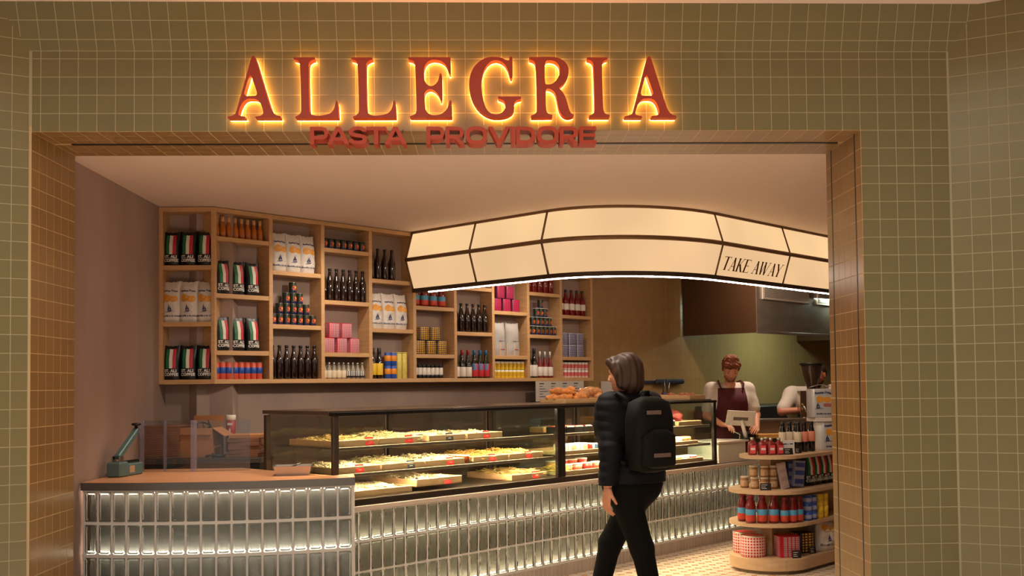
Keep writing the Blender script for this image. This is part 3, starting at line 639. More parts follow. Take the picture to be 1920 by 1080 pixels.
PR = dict(
    coffee=Proto(make_coffee), chips=Proto(make_chips), tomcan=Proto(make_tomcan),
    amber=Proto(bottle('amber_bottle', G_AMBER, .0255, .16, .011, .5, M_CORK, .035, capr=.0135)),
    brown=Proto(bottle('brown_bottle', G_BROWN, .0315, .272, .0135, .6, M_CAPB, .014)),
    redcan=Proto(lathed('slim_can', 'can', [('can_body', cyl(.026, 0, .132), M_CANR), ('blue_band', [(.0262, .046), (.0268, .047), (.0268, .092), (.0262, .093)], M_CANSKY), ('can_lid', [(.022, .132), (.023, .134), (.022, .135)], M_TINLID)])),
    redtin=Proto(tin('red_check_tin', CK('check_red', (190, 172, 178), (190, 48, 72), 46, 32, .34), mat('tin_red', (188, 24, 48), .4))),
    yeltin=Proto(tin('yellow_check_tin', CK('check_yellow', (236, 178, 40), (36, 34, 52), 36, 21, .36), mat('tin_navy', (30, 40, 70), .4))),
    pinktin=Proto(tin('magenta_check_tin', CK('check_pink', (206, 44, 84), (110, 20, 60), 44, 30, .36), mat('tin_plum', (60, 30, 60), .4))),
    bluetin=Proto(tin('blue_check_tin', CK('check_blue', (206, 198, 206), (40, 44, 110), 52, 24, .42), mat('tin_pale', (190, 184, 196), .4))),
    cordial=Proto(bottle('clear_bottle', G_CLEAR, .0235, .135, .011, .58, M_TINLID, .012, M_LCREAM, (.08, .52))),
    cordialb=Proto(bottle('clear_bottle', G_CLEAR, .0235, .135, .011, .58, M_TINLID, .012, CK('label_bw', (220, 214, 206), (26, 26, 28), 9, 1.2, .5), (.08, .5))),
    yellab=Proto(bottle('sauce_bottle', G_BLACK, .034, .268, .016, .52, M_CAPB, .07, M_LYEL, (.12, .5), capr=.018)),
    bluecan=Proto(lathed('blue_can', 'can', [('can_body', cyl(.03, 0, .114), M_CANSKY), ('print_band', [(.0302, .04), (.0308, .041), (.0308, .088), (.0302, .089)], M_ORANGE), ('can_lid', [(.026, .114), (.027, .1155), (.026, .117)], M_TINLID)])),
    tube=Proto(lathed('tall_tin', 'tin', [('tin_body', cyl(.029, 0, .225), mat('tube_yellow', (214, 196, 98), .5, noise=.14, nscale=60)), ('lid', cyl(.0298, .225, .238), mat('tube_lid', (196, 176, 86), .5))])),
    passata=Proto(bottle('passata_bottle', G_RED, .038, .2, .021, .62, M_CAPR, .018, None)),
    jar=Proto(lathed('spice_jar', 'jar', [('jar_body', cyl(.0245, 0, .1), M_LWHITE), ('jar_base', [(.0248, .002), (.0254, .003), (.0254, .034), (.0248, .035)], G_BLACK), ('lid', cyl(.0245, .1, .124), M_CAPB)])),
    winer=Proto(bottle('wine_bottle', G_GREEN, .036, .268, .0135, .5, M_CAPR, .045, M_LWHITE, (.06, .4))),
    wineb=Proto(bottle('aperitif_bottle', G_GREEN, .036, .268, .0135, .5, M_CAPBL, .045, mat_check('label_bluered', (96, 104, 150), (196, 50, 58), 1, 1, .5), (.06, .52))),
    flour=None, mini_y=Proto(mini('yellow_can', mat('mini_yellow', (232, 196, 50), .45), M_PAPERW, mat('mini_yellow_dark', (206, 160, 30), .45), 0)),
    mini_r=Proto(mini('pink_can', mat('mini_white', (226, 196, 186), .45), M_PAPERW, mat('mini_red', (206, 96, 96), .45), 0)),
    darkwine=Proto(bottle('dark_wine_bottle', G_BLACK, .038, .3, .0145, .52, M_CAPB, .05, M_LWHITE, (.06, .44))),
    rose=Proto(bottle('rose_bottle', G_ROSE, .034, .27, .0125, .45, mat('silver_foil', (190, 184, 178), .35, metal=.6), .06, M_LWHITE, (.08, .42))),
    redbot=Proto(bottle('red_bottle', G_ROSE, .036, .272, .013, .58, M_CAPB, .024, M_LWHITE, (.22, .46))),
    redbox=Proto(bottle('dark_red_bottle', G_ROSE, .036, .25, .016, .6, M_CAPR, .03, None)),
)
def make_passata(R_=.038, h=.2, name='passata_bottle'):
    r = thing(name, '', 'bottle'); mb = MB()
    mb.lathe([(R_ * .9, 0), (R_, .006), (R_, h * .58), (R_ * .92, h * .66), (R_ * .62, h * .84), (R_ * .6, h * .93), (R_ * .6, h * .94)], 14); mb.build('bottle_body', G_RED, r)
    mb = MB(); mb.lathe(cyl(R_ * .66, h * .93, h, .002), 14); mb.build('cap', M_CAPR, r)
    mb = MB(); mb.lathe([(R_ + .0008, h * .08), (R_ + .0012, h * .085), (R_ + .0012, h * .3), (R_ + .0012, h * .5), (R_ + .0006, h * .505)], 14, mf=[1, 1, 0, 0]); mb.build('label_band', [M_LBLUE, M_TOM], r); return r
PR['passata'] = Proto(make_passata)
def make_flour():
    r = thing('flour_bag', '', 'bag'); b, F = pouch(.19, .325, .085, .1, seed=9, wr=.003); b('bag_body', mat('paper_grey', (176, 168, 164), .8), r)
    mb = MB(); strip(mb, F, -.088, .088, .004, .125, 0, 5); mb.build('lower_band', mat('paper_cream', (216, 182, 146), .8), r)
    mb = MB(); strip(mb, F, -.02, .06, .142, .147, 0, 2, .002); strip(mb, F, .0, .06, .06, .066, 1, 2, .0025); mb.build('print_lines', [M_NAVY, M_FRED], r, kind='stuff'); return r
PR['flour'] = Proto(make_flour)

def on_shelf(kind, col, n, sp, z, desc, where, s0=None, row_z=0., grp=None, du=0., jit=.05, dep=None, rz=0.):
    """n items of a kind along one shelf of column col (column 0 is the frontal bay)"""
    hd = {'coffee': .042, 'chips': .052, 'flour': .047}.get(kind, dep or .04)
    for i in range(n):
        if col == 0: p = (-2.52 + (s0 if s0 is not None else .03) + i * sp, 8.113 + .022 + hd + du, z + row_z); a = random.uniform(-jit, jit) + rz
        else:
            s = 4.256 + .506 * (col - 1) + (s0 if s0 is not None else .05) + i * sp
            p = su(s, 7.227 + .022 + hd + du, z + row_z); a = R45 + random.uniform(-jit, jit) + rz
        PR[kind].place(p, a, lab(i, n, desc, where), grp)
Z = dict(T=2.477, M=2.042, B=1.6, t=2.705, s=2.263, r=1.822)
def stock():
    w = lambda sh, c: f'on the {sh}, {COLW[c]}'
    for sh, z, g in (('top shelf', 2.477, 'coffee bags in the corner bay, top shelf'), ('bottom shelf', 1.6, 'coffee bags in the corner bay, bottom shelf')):
        on_shelf('coffee', 0, 3, .126, z, 'black coffee bags', w(sh, 0), .085, grp=g, jit=.03)
    on_shelf('chips', 0, 3, .132, 2.042, 'white chip bags', w('middle shelf', 0), .08, grp='chip bags in the corner bay', jit=.06)
    on_shelf('amber', 1, 8, .056, 2.705, 'amber corked bottles', w('top shelf', 1), .05, grp='amber bottles')
    for sh, z in (('second shelf', 2.263), ('third shelf', 1.822)): on_shelf('coffee', 1, 3, .134, z, 'black coffee bags', w(sh, 1), .1, grp='coffee bags of the second column, ' + sh, jit=.03)
    on_shelf('redcan', 1, 8, .0545, 1.6, 'coral and blue cans', w('bottom shelf', 1), .05, grp='coral cans')
    on_shelf('chips', 2, 3, .14, 2.477, 'white chip bags', w('top shelf', 2), .11, grp='chip bags of the third column', jit=.04)
    for k, (n, nm) in enumerate(((7, 'bottom'), (5, 'second'), (3, 'third'), (1, 'top'))):
        on_shelf('tomcan', 2, n, .064, 2.042, 'tomato cans' if n > 1 else 'tomato can topping the four-tier pyramid', f'in {nm} row of pyramid, third column' if n > 1 else 'in third column', .05 + k * .064, k * .0885, 'tomato cans in a pyramid, third column', dep=.034, jit=.25)
    on_shelf('brown', 2, 7, .068, 1.6, 'dark brown bottles', w('bottom shelf', 2), .05, grp='brown bottles, third column')
    on_shelf('tomcan', 3, 7, .066, 2.705, 'tomato cans', w('top shelf', 3), .05, grp='tomato cans in a row', dep=.034, jit=.25)
    on_shelf('brown', 3, 7, .07, 2.263, 'dark brown bottles', w('second shelf', 3), .045, grp='brown bottles, fourth column')
    for k, (n, nm) in enumerate(((3, 'lower'), (2, 'upper'))): on_shelf('redtin', 3, n, .133, 1.822, 'red checked tins', f'in {nm} row on third shelf, fourth column', .09 + k * .05, k * .127, 'red checked tins', dep=.05, jit=.03)
    on_shelf('cordial', 3, 5, .05, 1.6, 'cream-labelled clear bottles', w('bottom shelf', 3), .045, grp='cream-labelled clear bottles', dep=.03)
    on_shelf('cordialb', 3, 4, .05, 1.6, 'black-labelled clear bottles', w('bottom shelf', 3), .045 + .25, grp='black-labelled clear bottles', dep=.03)
    on_shelf('brown', 4, 4, .08, 2.477, 'dark brown bottles', w('top shelf', 4), .05, grp='brown bottles, fifth column')
    on_shelf('chips', 4, 3, .142, 2.042, 'white chip bags', w('middle shelf', 4), .1, grp='chip bags of the fifth column', jit=.04)
    on_shelf('yellab', 4, 2, .074, 1.6, 'black yellow-labelled sauce bottles', w('bottom shelf', 4), .065, grp='yellow-labelled sauce bottles')
    for k, nm in enumerate(('lower', 'upper')): on_shelf('bluecan', 4, 2, .064, 1.6, 'blue and orange cans', f'in {nm} layer, bottom shelf, fifth column', .235, k * .1165, 'blue and orange cans')
    on_shelf('tube', 4, 2, .062, 1.6, 'tall yellow tins', w('bottom shelf', 4), .362, grp='tall yellow tins')
    on_shelf('passata', 5, 4, .108, 2.263, 'red passata bottles', w('second shelf', 5), .06, grp='passata bottles on the wall shelf')
    for k, (n, nm) in enumerate(((3, 'lower'), (2, 'upper'))): on_shelf('yeltin', 5, n, .135, 1.822, 'yellow checked tins', f'in {nm} row on third shelf, sixth column', .095 + k * .05, k * .127, 'yellow checked tins', dep=.05, jit=.03)
    on_shelf('jar', 5, 7, .052, 1.6, 'black-lidded jars', w('bottom shelf', 5), .05, grp='black-lidded jars')
    on_shelf('brown', 6, 6, .079, 2.042, 'dark brown bottles', w('middle shelf', 6), .05, grp='brown bottles, seventh column')
    on_shelf('winer', 6, 3, .08, 1.6, 'red-capped wine bottles', w('bottom shelf', 6), .055, grp='red-capped wine bottles')
    on_shelf('wineb', 6, 3, .078, 1.6, 'blue-capped aperitif bottles', w('bottom shelf', 6), .3, grp='blue-capped bottles')
    for k, (n, nm) in enumerate(((3, 'lower'), (2, 'upper'))): on_shelf('pinktin', 7, n, .133, 2.263, 'magenta checked tins', f'in {nm} row on second shelf, eighth column', .095 + k * .05, k * .127, 'magenta checked tins', dep=.05, jit=.03)
    on_shelf('flour', 7, 2, .2, 1.822, 'grey and cream flour bags', w('third shelf', 7), .125, grp='flour bags', jit=.02)
    for k, nm in enumerate(('lower', 'upper')): on_shelf('mini_y', 7, 8, .0575, 1.6, 'small yellow cans', f'in {nm} layer on bottom shelf, eighth column', .05, k * .083, 'small yellow cans', dep=.032)
    on_shelf('redbox', 8, 5, .085, 2.477, 'dark red bottles', w('top shelf', 8), .06, grp='dark red bottles')
    for k, (n, nm) in enumerate(((7, 'bottom'), (5, 'second'), (3, 'third'), (1, 'top'))):
        on_shelf('tomcan', 8, n, .064, 2.042, 'tomato cans' if n > 1 else 'tomato can topping the boarded pyramid', f'in {nm} row of pyramid, ninth column' if n > 1 else 'in ninth column', .05 + k * .064, k * .0925, 'tomato cans in a pyramid, ninth column', dep=.034, jit=.25)
        if k < 3:
            mb = MB(); L_ = .064 * n; mb.box(-L_ / 2 + .005, L_ / 2 - .005, -.03, .03, 0, .0035); o = mb.build('separator_board', M_PAPERW)
            s = 4.256 + .506 * 7 + .05 + .064 * 3; o.location = su(s, 7.227 + .056, 2.042 + k * .0925 + .0885); o.rotation_euler = (0, 0, R45); tag(o, f'thin white board between tiers, above {nm} row of pyramid, ninth column', 'board', 'separator boards')
    on_shelf('darkwine', 8, 2, .082, 1.6, 'black white-labelled wine bottles', w('bottom shelf', 8), .06, grp='black wine bottles')
    on_shelf('rose', 8, 3, .078, 1.6, 'red white-labelled bottles', w('bottom shelf', 8), .23, grp='red wine bottles')
    on_shelf('redbot', 9, 5, .09, 2.263, 'red black-capped bottles', w('second shelf', 9), .055, grp='red black-capped bottles')
    for k, nm in enumerate(('lower', 'upper')): on_shelf('bluetin', 9, 3, .13, 1.822, 'blue checked tins', f'in {nm} row on third shelf, tenth column', .09, k * .127, 'blue checked tins', dep=.05, jit=.03)
    for k, nm in enumerate(('lower', 'upper')): on_shelf('mini_r', 9, 8, .0575, 1.6, 'small pink cans', f'in {nm} layer on bottom shelf, tenth column', .05, k * .083, 'small pink cans', dep=.032)
stock()
# ------------------------------------------------------------------ glass block counters
M_BLK = mat_blockglass('block_glass'); M_BLK2 = mat_blockglass('block_glass_wavy', (214, 224, 208), .05, .5, 26.)
M_LED = mat_emit('led_strip', (255, 234, 210), 30.)
M_BACK = mat('counter_back', (205, 196, 184), .5, metal=.1, noise=.12, nscale=5)
M_EDGE = mat('counter_edge_steel', (110, 108, 108), .4, metal=.7)
def block_mesh(w, h, m, name='glass_block', dep=.075):
    """a pressed glass block with a raised rim round a recessed face; hollow, only its front shell"""
    a, c = w / 2, h / 2; mb = MB()
    def ring(i, y, ch):
        x, z = a - i, c - i
        return [(-x + ch, y, -z), (x - ch, y, -z), (x, y, -z + ch), (x, y, z - ch), (x - ch, y, z), (-x + ch, y, z), (-x, y, z - ch), (-x, y, -z + ch)]
    rings = [ring(0, .012, .008), ring(0, -.003, .008), ring(.004, -.007, .008), ring(.009, -.007, .007), ring(.012, -.002, .006), ring(.017, -.002, .006), ring(.020, -.006, .005)]
    i0 = len(mb.v)
    for r in rings: mb.v += r
    for k in range(len(rings) - 1):
        for j in range(8): mb.poly([i0 + k * 8 + j, i0 + k * 8 + (j + 1) % 8, i0 + (k + 1) * 8 + (j + 1) % 8, i0 + (k + 1) * 8 + j], 0, True)
    mb.poly([i0 + (len(rings) - 1) * 8 + j for j in range(8)]); mb.poly([i0 + j for j in range(8)][::-1])
    return mb.mesh(name, m)

# curved service counter at the left
AC, AR = Vector((-1.85, 9.407)), 2.9
def arc(t, off=0.):          # t metres along the front measured from the right end, off outward
    a = .345 - t / AR; return Vector((AC.x + (AR + off) * math.sin(a), AC.y - (AR + off) * math.cos(a))), a
sc = thing('service_counter', 'curved service counter of glass blocks with an oak top', 'counter', (0, 0, 0))
bm_ = block_mesh(.0785, .181, M_BLK)
NB, PB = 18, .0915
TEND = 1.662
for r in range(4):
    for k in range(NB):
        t = .047 + k * PB
        if t > TEND: continue
        p, a = arc(t); z = .112 + .2 * r + .1
        link('glass_block', bm_, sc, loc=(p.x, p.y, z), rz=a)
mb = MB()
for k in range(NB + 1):
    p, a = arc(.047 + (k - .5) * PB)
    if .047 + (k - .5) * PB > TEND: continue
    mb.M = Matrix.Translation((p.x, p.y, 0)) @ Matrix.Rotation(a, 4, 'Z'); mb.box(-.0065, .0065, -.001, .018, .112, .912)
mb.M = Matrix.Identity(4)
for r in range(5):
    z = .112 + .2 * r
    mb.grid(lambda u, v: (*arc(u * TEND, (.001 if v < .5 else -.018))[0], z - .0095 + (.019 if .25 < v < .9 else 0)), 24, 1, sm=False)
    for o, zz in ((.001, None),):
        mb.grid(lambda u, v: (*arc((1 - u) * TEND, o)[0], z - .0095 + .019 * v), 24, 1, sm=False)
    mb.grid(lambda u, v: (*arc((1 - u) * TEND, .001 - .019 * v)[0], z + .0095), 24, 1, sm=False)
mb.build('mortar_joints', M_MORTAR, sc, kind='stuff')
mb = MB(); mb.grid(lambda u, v: (*arc((1 - u) * TEND, -.085)[0], .0 + .912 * v), 24, 1); mb.build('back_panel', mat('counter_back_dark', (120, 118, 116), .5, metal=.2), sc)
mb = MB(); mb.grid(lambda u, v: (*arc((1 - u) * TEND, -.012)[0], .112 * v), 24, 1); mb.build('plinth', M_MORTAR, sc)
for z in (.900, .532, .128):
    mb = MB(); mb.tube([(*arc(k * TEND / 20 + .01 if k < 20 else TEND - .01, -.05)[0], z) for k in range(21)], .005, 5); mb.build('led_strip', M_LED, sc)
# oak top following the curve, with a steel edge
pe, ae = arc(-.012, .02); NF = 24
front = [arc(-.012 + k * (TEND + .01) / NF, .022)[0] for k in range(NF + 1)]
topo = [tuple(p) for p in front] + [(-2.515, 7.58), (-1.76, 7.58), su(4.105, 6.2)[:2], su(4.105, 5.53)[:2], su(4.27, 5.53)[:2]]
def flat_prism(mb, pts, z0, z1, m=0):
    mb.M = mb.M @ Matrix(((1, 0, 0, 0), (0, 0, 1, 0), (0, 1, 0, 0), (0, 0, 0, 1))); mb.prism(pts, z0, z1, m=m)
    mb.f = [tuple(f[::-1]) for f in mb.f]; mb.M = Matrix.Identity(4)
mb = MB(); flat_prism(mb, topo, .93, .962); mb.build('worktop', mat('oak_top', (214, 152, 108), .38, noise=.12, nscale=5, stretch=(1, 9, 9), coat=.2), sc)
mb = MB(); mb.grid(lambda u, v: (*arc(-.012 + (1 - u) * (TEND + .01), .024)[0], .914 + .047 * v), NF, 1); mb.grid(lambda u, v: (*arc(-.012 + (1 - u) * (TEND + .01), .024 - .03 * (1 - v))[0], .914), NF, 1); mb.build('edge_band', M_EDGE, sc)
p0_, a0_ = arc(-.008)
mb = MB(); mb.M = Matrix.Translation((p0_.x, p0_.y, 0)) @ Matrix.Rotation(a0_, 4, 'Z'); mb.box(-.006, .006, -.004, .42, .0, .93); mb.build('end_panel', M_MORTAR, sc)

# straight counter under the display cases
UC = 5.55
dc = thing('glass_block_counter', 'long straight glass block counter lit from inside under the display cases', 'counter', su(0, UC), R45)
bm2 = block_mesh(.086, .186, M_BLK2)
S0, S1 = 4.12, 9.52
nb = int(round((S1 - S0) / .1))
for r in range(3):
    for k in range(nb): link('glass_block', bm2, dc, loc=(S0 + .05 + k * .1, 0, .112 + .1 + .2 * r))
mb = MB()
for k in range(nb + 1): x = S0 + k * .1; mb.box(x - .006, x + .006, -.002, .018, .112, .712)
for r in range(4): z = .112 + .2 * r; mb.box(S0, S1, -.0025, .018, z - .0065, z + .0065)
mb.build('mortar_joints', M_MORTAR, dc, kind='stuff')
mb = MB(); mb.box(S0, S1, .085, .1, .0, .712); mb.build('back_panel', M_BACK, dc)
for z in (.527, .128):
    mb = MB(); mb.tube([(S0 + .01, .05, z), (S1 - .01, .05, z)], .005, 5); mb.build('led_strip', M_LED, dc)
mb = MB(); mb.bbox(S0, S1 + .01, -.014, .8, .713, .745, .003); mb.build('counter_ledge', mat('pale_stone', (186, 170, 156), .5, noise=.05), dc)
mb = MB(); mb.box(S0, S1, -.001, .07, 0, .106); mb.build('plinth', M_MORTAR, dc)
pt = tile_mesh(.05, .1, mat('plinth_tile', (164, 150, 138), .5, rnd=.08), 'plinth_tile')
for k in range(int((S1 - S0) / .05)): link('plinth_tile', pt, dc, loc=(S0 + .025 + k * .05, -.002, .052))
mb = MB(); mb.box(S1, S1 + .01, -.002, .8, 0, .712); mb.build('end_panel', M_MORTAR, dc)

# ------------------------------------------------------------------ refrigerated display cases
M_CASE = mat('case_black', (20, 18, 17), .3, metal=.2); M_CASTOP = mat('case_top', (112, 96, 84), .25, metal=.75); M_GL = mat_clear('case_glass'); M_GLE = mat('glass_edge', (150, 160, 152), .25)
M_CLED = mat_emit('case_led', (255, 222, 178), 340.)
M_RAIL = mat('shelf_rail', (150, 134, 116), .3, metal=.7)
ZC0, ZC1 = .79, 1.362
SHZ = (.955, 1.132)
def case(name, s0, s1, label, end_left):
    L_, D_ = s1 - s0, .82
    r = thing(name, label, 'display case', su(s0, UC + .012, .7455), R45); o = -.7455
    mb = MB(); mb.bbox(0, L_, -.004, D_, .7455 + o, ZC0 + o, .003); mb.build('base', mat('case_base', (66, 56, 48), .3, metal=.6), r)
    mb = MB(); mb.bbox(0, L_, -.012, .05, 1.34 + o, 1.364 + o, .002); mb.build('front_rail', M_CASE, r)
    mb = MB(); mb.bbox(0, L_, .05, D_, 1.349 + o, 1.374 + o, .003); mb.build('top_panel', M_CASTOP, r)
    for x, y in ((.022, .012), (L_ - .022, .012), (.022, D_ - .03), (L_ - .022, D_ - .03), (L_ / 2, D_ - .03)):
        mb = MB(); w = .022 if y < .1 else .02; mb.bbox(x - w, x + w, y - .016, y + .016, ZC0 + o, 1.34 + o, .003); mb.build('post', (M_CASE if x > .1 or s0 > 5 else mat('post_steel', (92, 82, 74), .3, metal=.7)) if y < .1 else M_BRONZE, r)
    mb = MB(); mb.box(.045, L_ - .045, -.006, -.001, ZC0 + o + .002, 1.338 + o); mb.build('front_glass', M_GL, r)
    for x in (.002, L_ - .006):
        mb = MB(); mb.box(x, x + .004, .03, D_ - .05, ZC0 + o + .002, 1.338 + o); mb.build('side_glass', M_GL, r)
    for a, b in ((.045, L_ / 2 - .022), (L_ / 2 + .022, L_ - .045)):
        mb = MB(); mb.box(a, b, D_ - .012, D_ - .006, ZC0 + o + .002, 1.345 + o); mb.build('back_door', mat_clear('back_glass', (214, 208, 196), .26, .06), r)
    for z in SHZ:
        mb = MB(); mb.box(.04, L_ - .04, .06, D_ - .08, z + o - .008, z + o - .001); sh = mb.build('glass_shelf', M_GL, r)
        mb = MB(); mb.bbox(.04, L_ - .04, .045, .062, z + o - .022, z + o, .002); mb.build('shelf_rail', M_RAIL, sh)
    for z, y in ((1.349, .075), (SHZ[1] - .009, .068), (SHZ[0] - .009, .068)):
        mb = MB(); mb.box(.06, L_ - .06, y - .002, y + .014, z + o - .005, z + o); h_ = mb.build('led_shield', M_RAIL, r); mb = MB(); mb.box(.062, L_ - .062, y, y + .012, z + o - .0056, z + o - .005, skip='tflrk'); mb.build('led_tube', M_CLED, h_)  # unseen box added above each LED to block its upward light
    return r
case('display_case', 4.13, 6.37, 'left glass display case with wooden trays of fresh pasta on three levels', True)
case('display_case', 6.375, 8.64, 'right glass display case of deli tubs, cheeses and packets behind the walker', False)
# ------------------------------------------------------------------ pasta trays and food
M_TRAY = mat('tray_beech', (222, 178, 128), .5, noise=.07, nscale=8, stretch=(1, 6, 6))
def tray(name, s, u, z, w, d, h, label, group=None, lip=.012):
    r = thing(name, label, 'tray', su(s, u, z), R45, group)
    mb = MB(); mb.box(0, w, 0, d, 0, .008); mb.build('tray_base', M_TRAY, r)
    for a in ((0, w, 0, lip), (0, w, d - lip, d), (0, lip, lip, d - lip), (w - lip, w, lip, d - lip)):
        mb = MB(); mb.bbox(*a, .0, h, .002); mb.build('tray_side', M_TRAY, r)
    return r
def heap(name, label, s, u, z, w, d, peak, kind, m, n, cat='pasta', seed=1, full=1.):
    """a mound of loose pasta: a lumpy bed with single pieces over it"""
    r = random.Random(seed); mb = MB(); ph = [r.uniform(0, 6) for _ in range(4)]
    def H(x, y):
        a = max(0, 1 - abs(2 * x / w - 1) ** 4) * max(0, 1 - abs(2 * y / d - 1) ** 4)
        return a ** .5 * (peak * (.72 + .28 * math.sin(9 * x / w * 1.4 + ph[0]) * math.sin(7 * y / d + ph[1])))
    mb.grid(lambda a, b: (a * w, b * d, H(a * w, b * d) * .8), 12, 12)
    ln, rad, seg = dict(penne=(.045, .0052, 4), ribbon=(.075, .0028, 3), gnocchi=(.018, .0105, 4), spiral=(.04, .006, 4), ravioli=(.04, .012, 4))[kind]
    for _ in range(n):
        x, y = r.uniform(.03, .97) * w, r.uniform(.03, .97) * d; a = r.uniform(0, 2 * PI); t = r.uniform(-.35, .5); c = r.uniform(-1, 1); l = ln * r.uniform(.75, 1.2)
        dx, dy, dz = math.cos(a) * math.cos(t), math.sin(a) * math.cos(t), math.sin(t); h0 = H(x, y) + rad * r.uniform(-.2, 1.1)
        pts = []
        for k in (-.5, 0, .5):
            q = (k * k) * c * l * (2.2 if kind == 'ribbon' else .9); pts.append((x + dx * k * l - dy * q, y + dy * k * l + dx * q, max(.003, h0 + dz * k * l)))
        mb.tube(pts, [rad * .7, rad, rad * .7] if kind in ('gnocchi', 'ravioli') else rad, seg)
    o = mb.build(name, m); o.location = su(s, u, z); o.rotation_euler = (0, 0, R45); tag(o, label, cat, kind='stuff'); return o
P1 = mat('pasta_gold', (232, 196, 118), .55, rnd=0, noise=.12, nscale=40); P2 = mat('pasta_pale', (238, 220, 172), .55, noise=.1, nscale=40); P3 = mat('pasta_egg', (236, 186, 92), .55, noise=.14, nscale=30); P4 = mat('pasta_herb', (226, 208, 146), .55, noise=.3, nscale=60)
M_TAGR = mat('tag_red', (190, 28, 24), .45); M_TAGB = mat('tag_black', (30, 28, 26), .5); M_CHALK = mat('tag_script', (236, 150, 120), .6)
def price_tag(s, u, z, red, label, w=.07, h=.056):
    r = thing('price_tag', label, 'price tag', su(s, u, z), R45, 'price tags in the pasta case')
    mb = MB(); mb.M = Matrix.Rotation(math.radians(-14), 4, 'X'); mb.bbox(-w / 2, w / 2, -.004, 0, 0, h, .001); mb.build('tag_card', M_TAGR if red else M_TAGB, r)
    mb = MB(); mb.M = Matrix.Rotation(math.radians(-14), 4, 'X')
    for k, l in ((.74, .6), (.5, .72), (.26, .4)): mb.box(-w * l / 2, w * l / 2, -.0046, -.004, h * k, h * k + .004)
    mb.build('tag_writing', M_CHALK if red else M_LWHITE, r, kind='stuff')
UT = UC + .085
def pasta_trays():
    T1, T2, T0 = SHZ[1], SHZ[0], ZC0 + .001
    D_ = .5
    spec = [  # s0, level z, width, what, kind, material, pieces, peak, tag offset, red?
        (4.185, T1, .375, 'golden ribbon pasta', 'ribbon', P1, 420, .05, .30, True, 'left end of the top level'),
        (4.565, T1, .375, 'pale ribbon pasta nests', 'ribbon', P4, 420, .06, .27, True, 'second place on the top level'),
        (5.02, T1, .36, 'dark-speckled filled pasta', 'gnocchi', P4, 420, .04, .2, False, 'third place on the top level'),
        (5.40, T1, .37, 'pale gnocchi and golden twists', 'penne', P2, 380, .035, .2, True, 'right end of the top level'),
        (4.19, T2, .385, 'pale loose pasta', 'penne', P2, 380, .045, .21, True, 'left end of the middle level'),
        (4.59, T2, .385, 'herbed flat pasta', 'ribbon', P4, 420, .06, .26, False, 'second place on the middle level'),
        (4.985, T2, .385, 'white short pasta', 'gnocchi', P2, 420, .05, .24, True, 'third place on the middle level'),
        (5.46, T2, .375, 'yellow wide ribbon pasta', 'ribbon', P3, 420, .055, .2, True, 'fourth place on the middle level'),
        (5.845, T2, .385, 'egg-yellow twists', 'spiral', P3, 420, .05, .22, True, 'right end of the middle level'),
        (4.26, T0, .6, 'short ridged tubes', 'penne', P2, 800, .05, None, True, 'left end of the bottom level'),
        (4.90, T0, .44, 'pale pointed pasta', 'penne', P2, 420, .05, .3, True, 'second place on the bottom level'),
        (5.87, T0, .40, 'yellow and white nests', 'ribbon', P1, 420, .06, .27, True, 'right end of the bottom level')]
    for k, (s, z, w, what, kind, m, n, pk, tg, red, where) in enumerate(spec):
        zz = z + .001 + (.028 if 'second place on the bottom' in where else 0.)
        hh = .043
        if 'second place on the bottom' in where: hh = .052
        tray('pasta_tray', s, UT, zz, w, D_, hh, f'beech tray of {what}, {where}', 'pasta trays in the display case')
        heap('pasta_heap', f'heap of {what}, {where} of the case', s + .014, UT + .014, zz + .0085, w - .028, D_ - .028, pk * .92 + .008, kind, m, n, seed=k + 3)
        if tg is not None: price_tag(s + tg, UT - .003, zz + .0005, red, f"{'red' if red else 'black'} price tag on the tray at {where}")
    for k in range(4):                                        # tubs of sauce between the middle trays
        mb = MB(); mb.lathe([(.024, 0), (.029, .05), (.03, .058), (.027, .059)], 12, mf=[0, 1, 1]); o = mb.build('sauce_tub', [mat('orange_sauce', (206, 96, 40), .3), M_CHIPW]); o.location = su(5.415, UT + .04 + .068 * k, T2 + .001)
        tag(o, f'{ORD[k]} from front of four orange sauce tubs between the middle pasta trays', 'tub', 'orange sauce tubs')
    for k in range(5):
        r_ = thing('sauce_jar', f'{ORD[k]} from front of five lidded pale jars between top pasta trays', 'jar', su(4.972, UT + .05 + .062 * k, T1 + .001), 0, 'lidded jars in the pasta case')
        mb = MB(); mb.lathe(cyl(.024, 0, .05), 12); mb.build('jar_body', mat('pale_cream', (218, 200, 168), .4), r_); mb = MB(); mb.lathe(cyl(.026, .05, .062), 12); mb.build('lid', M_LCREAM, r_)
pasta_trays()

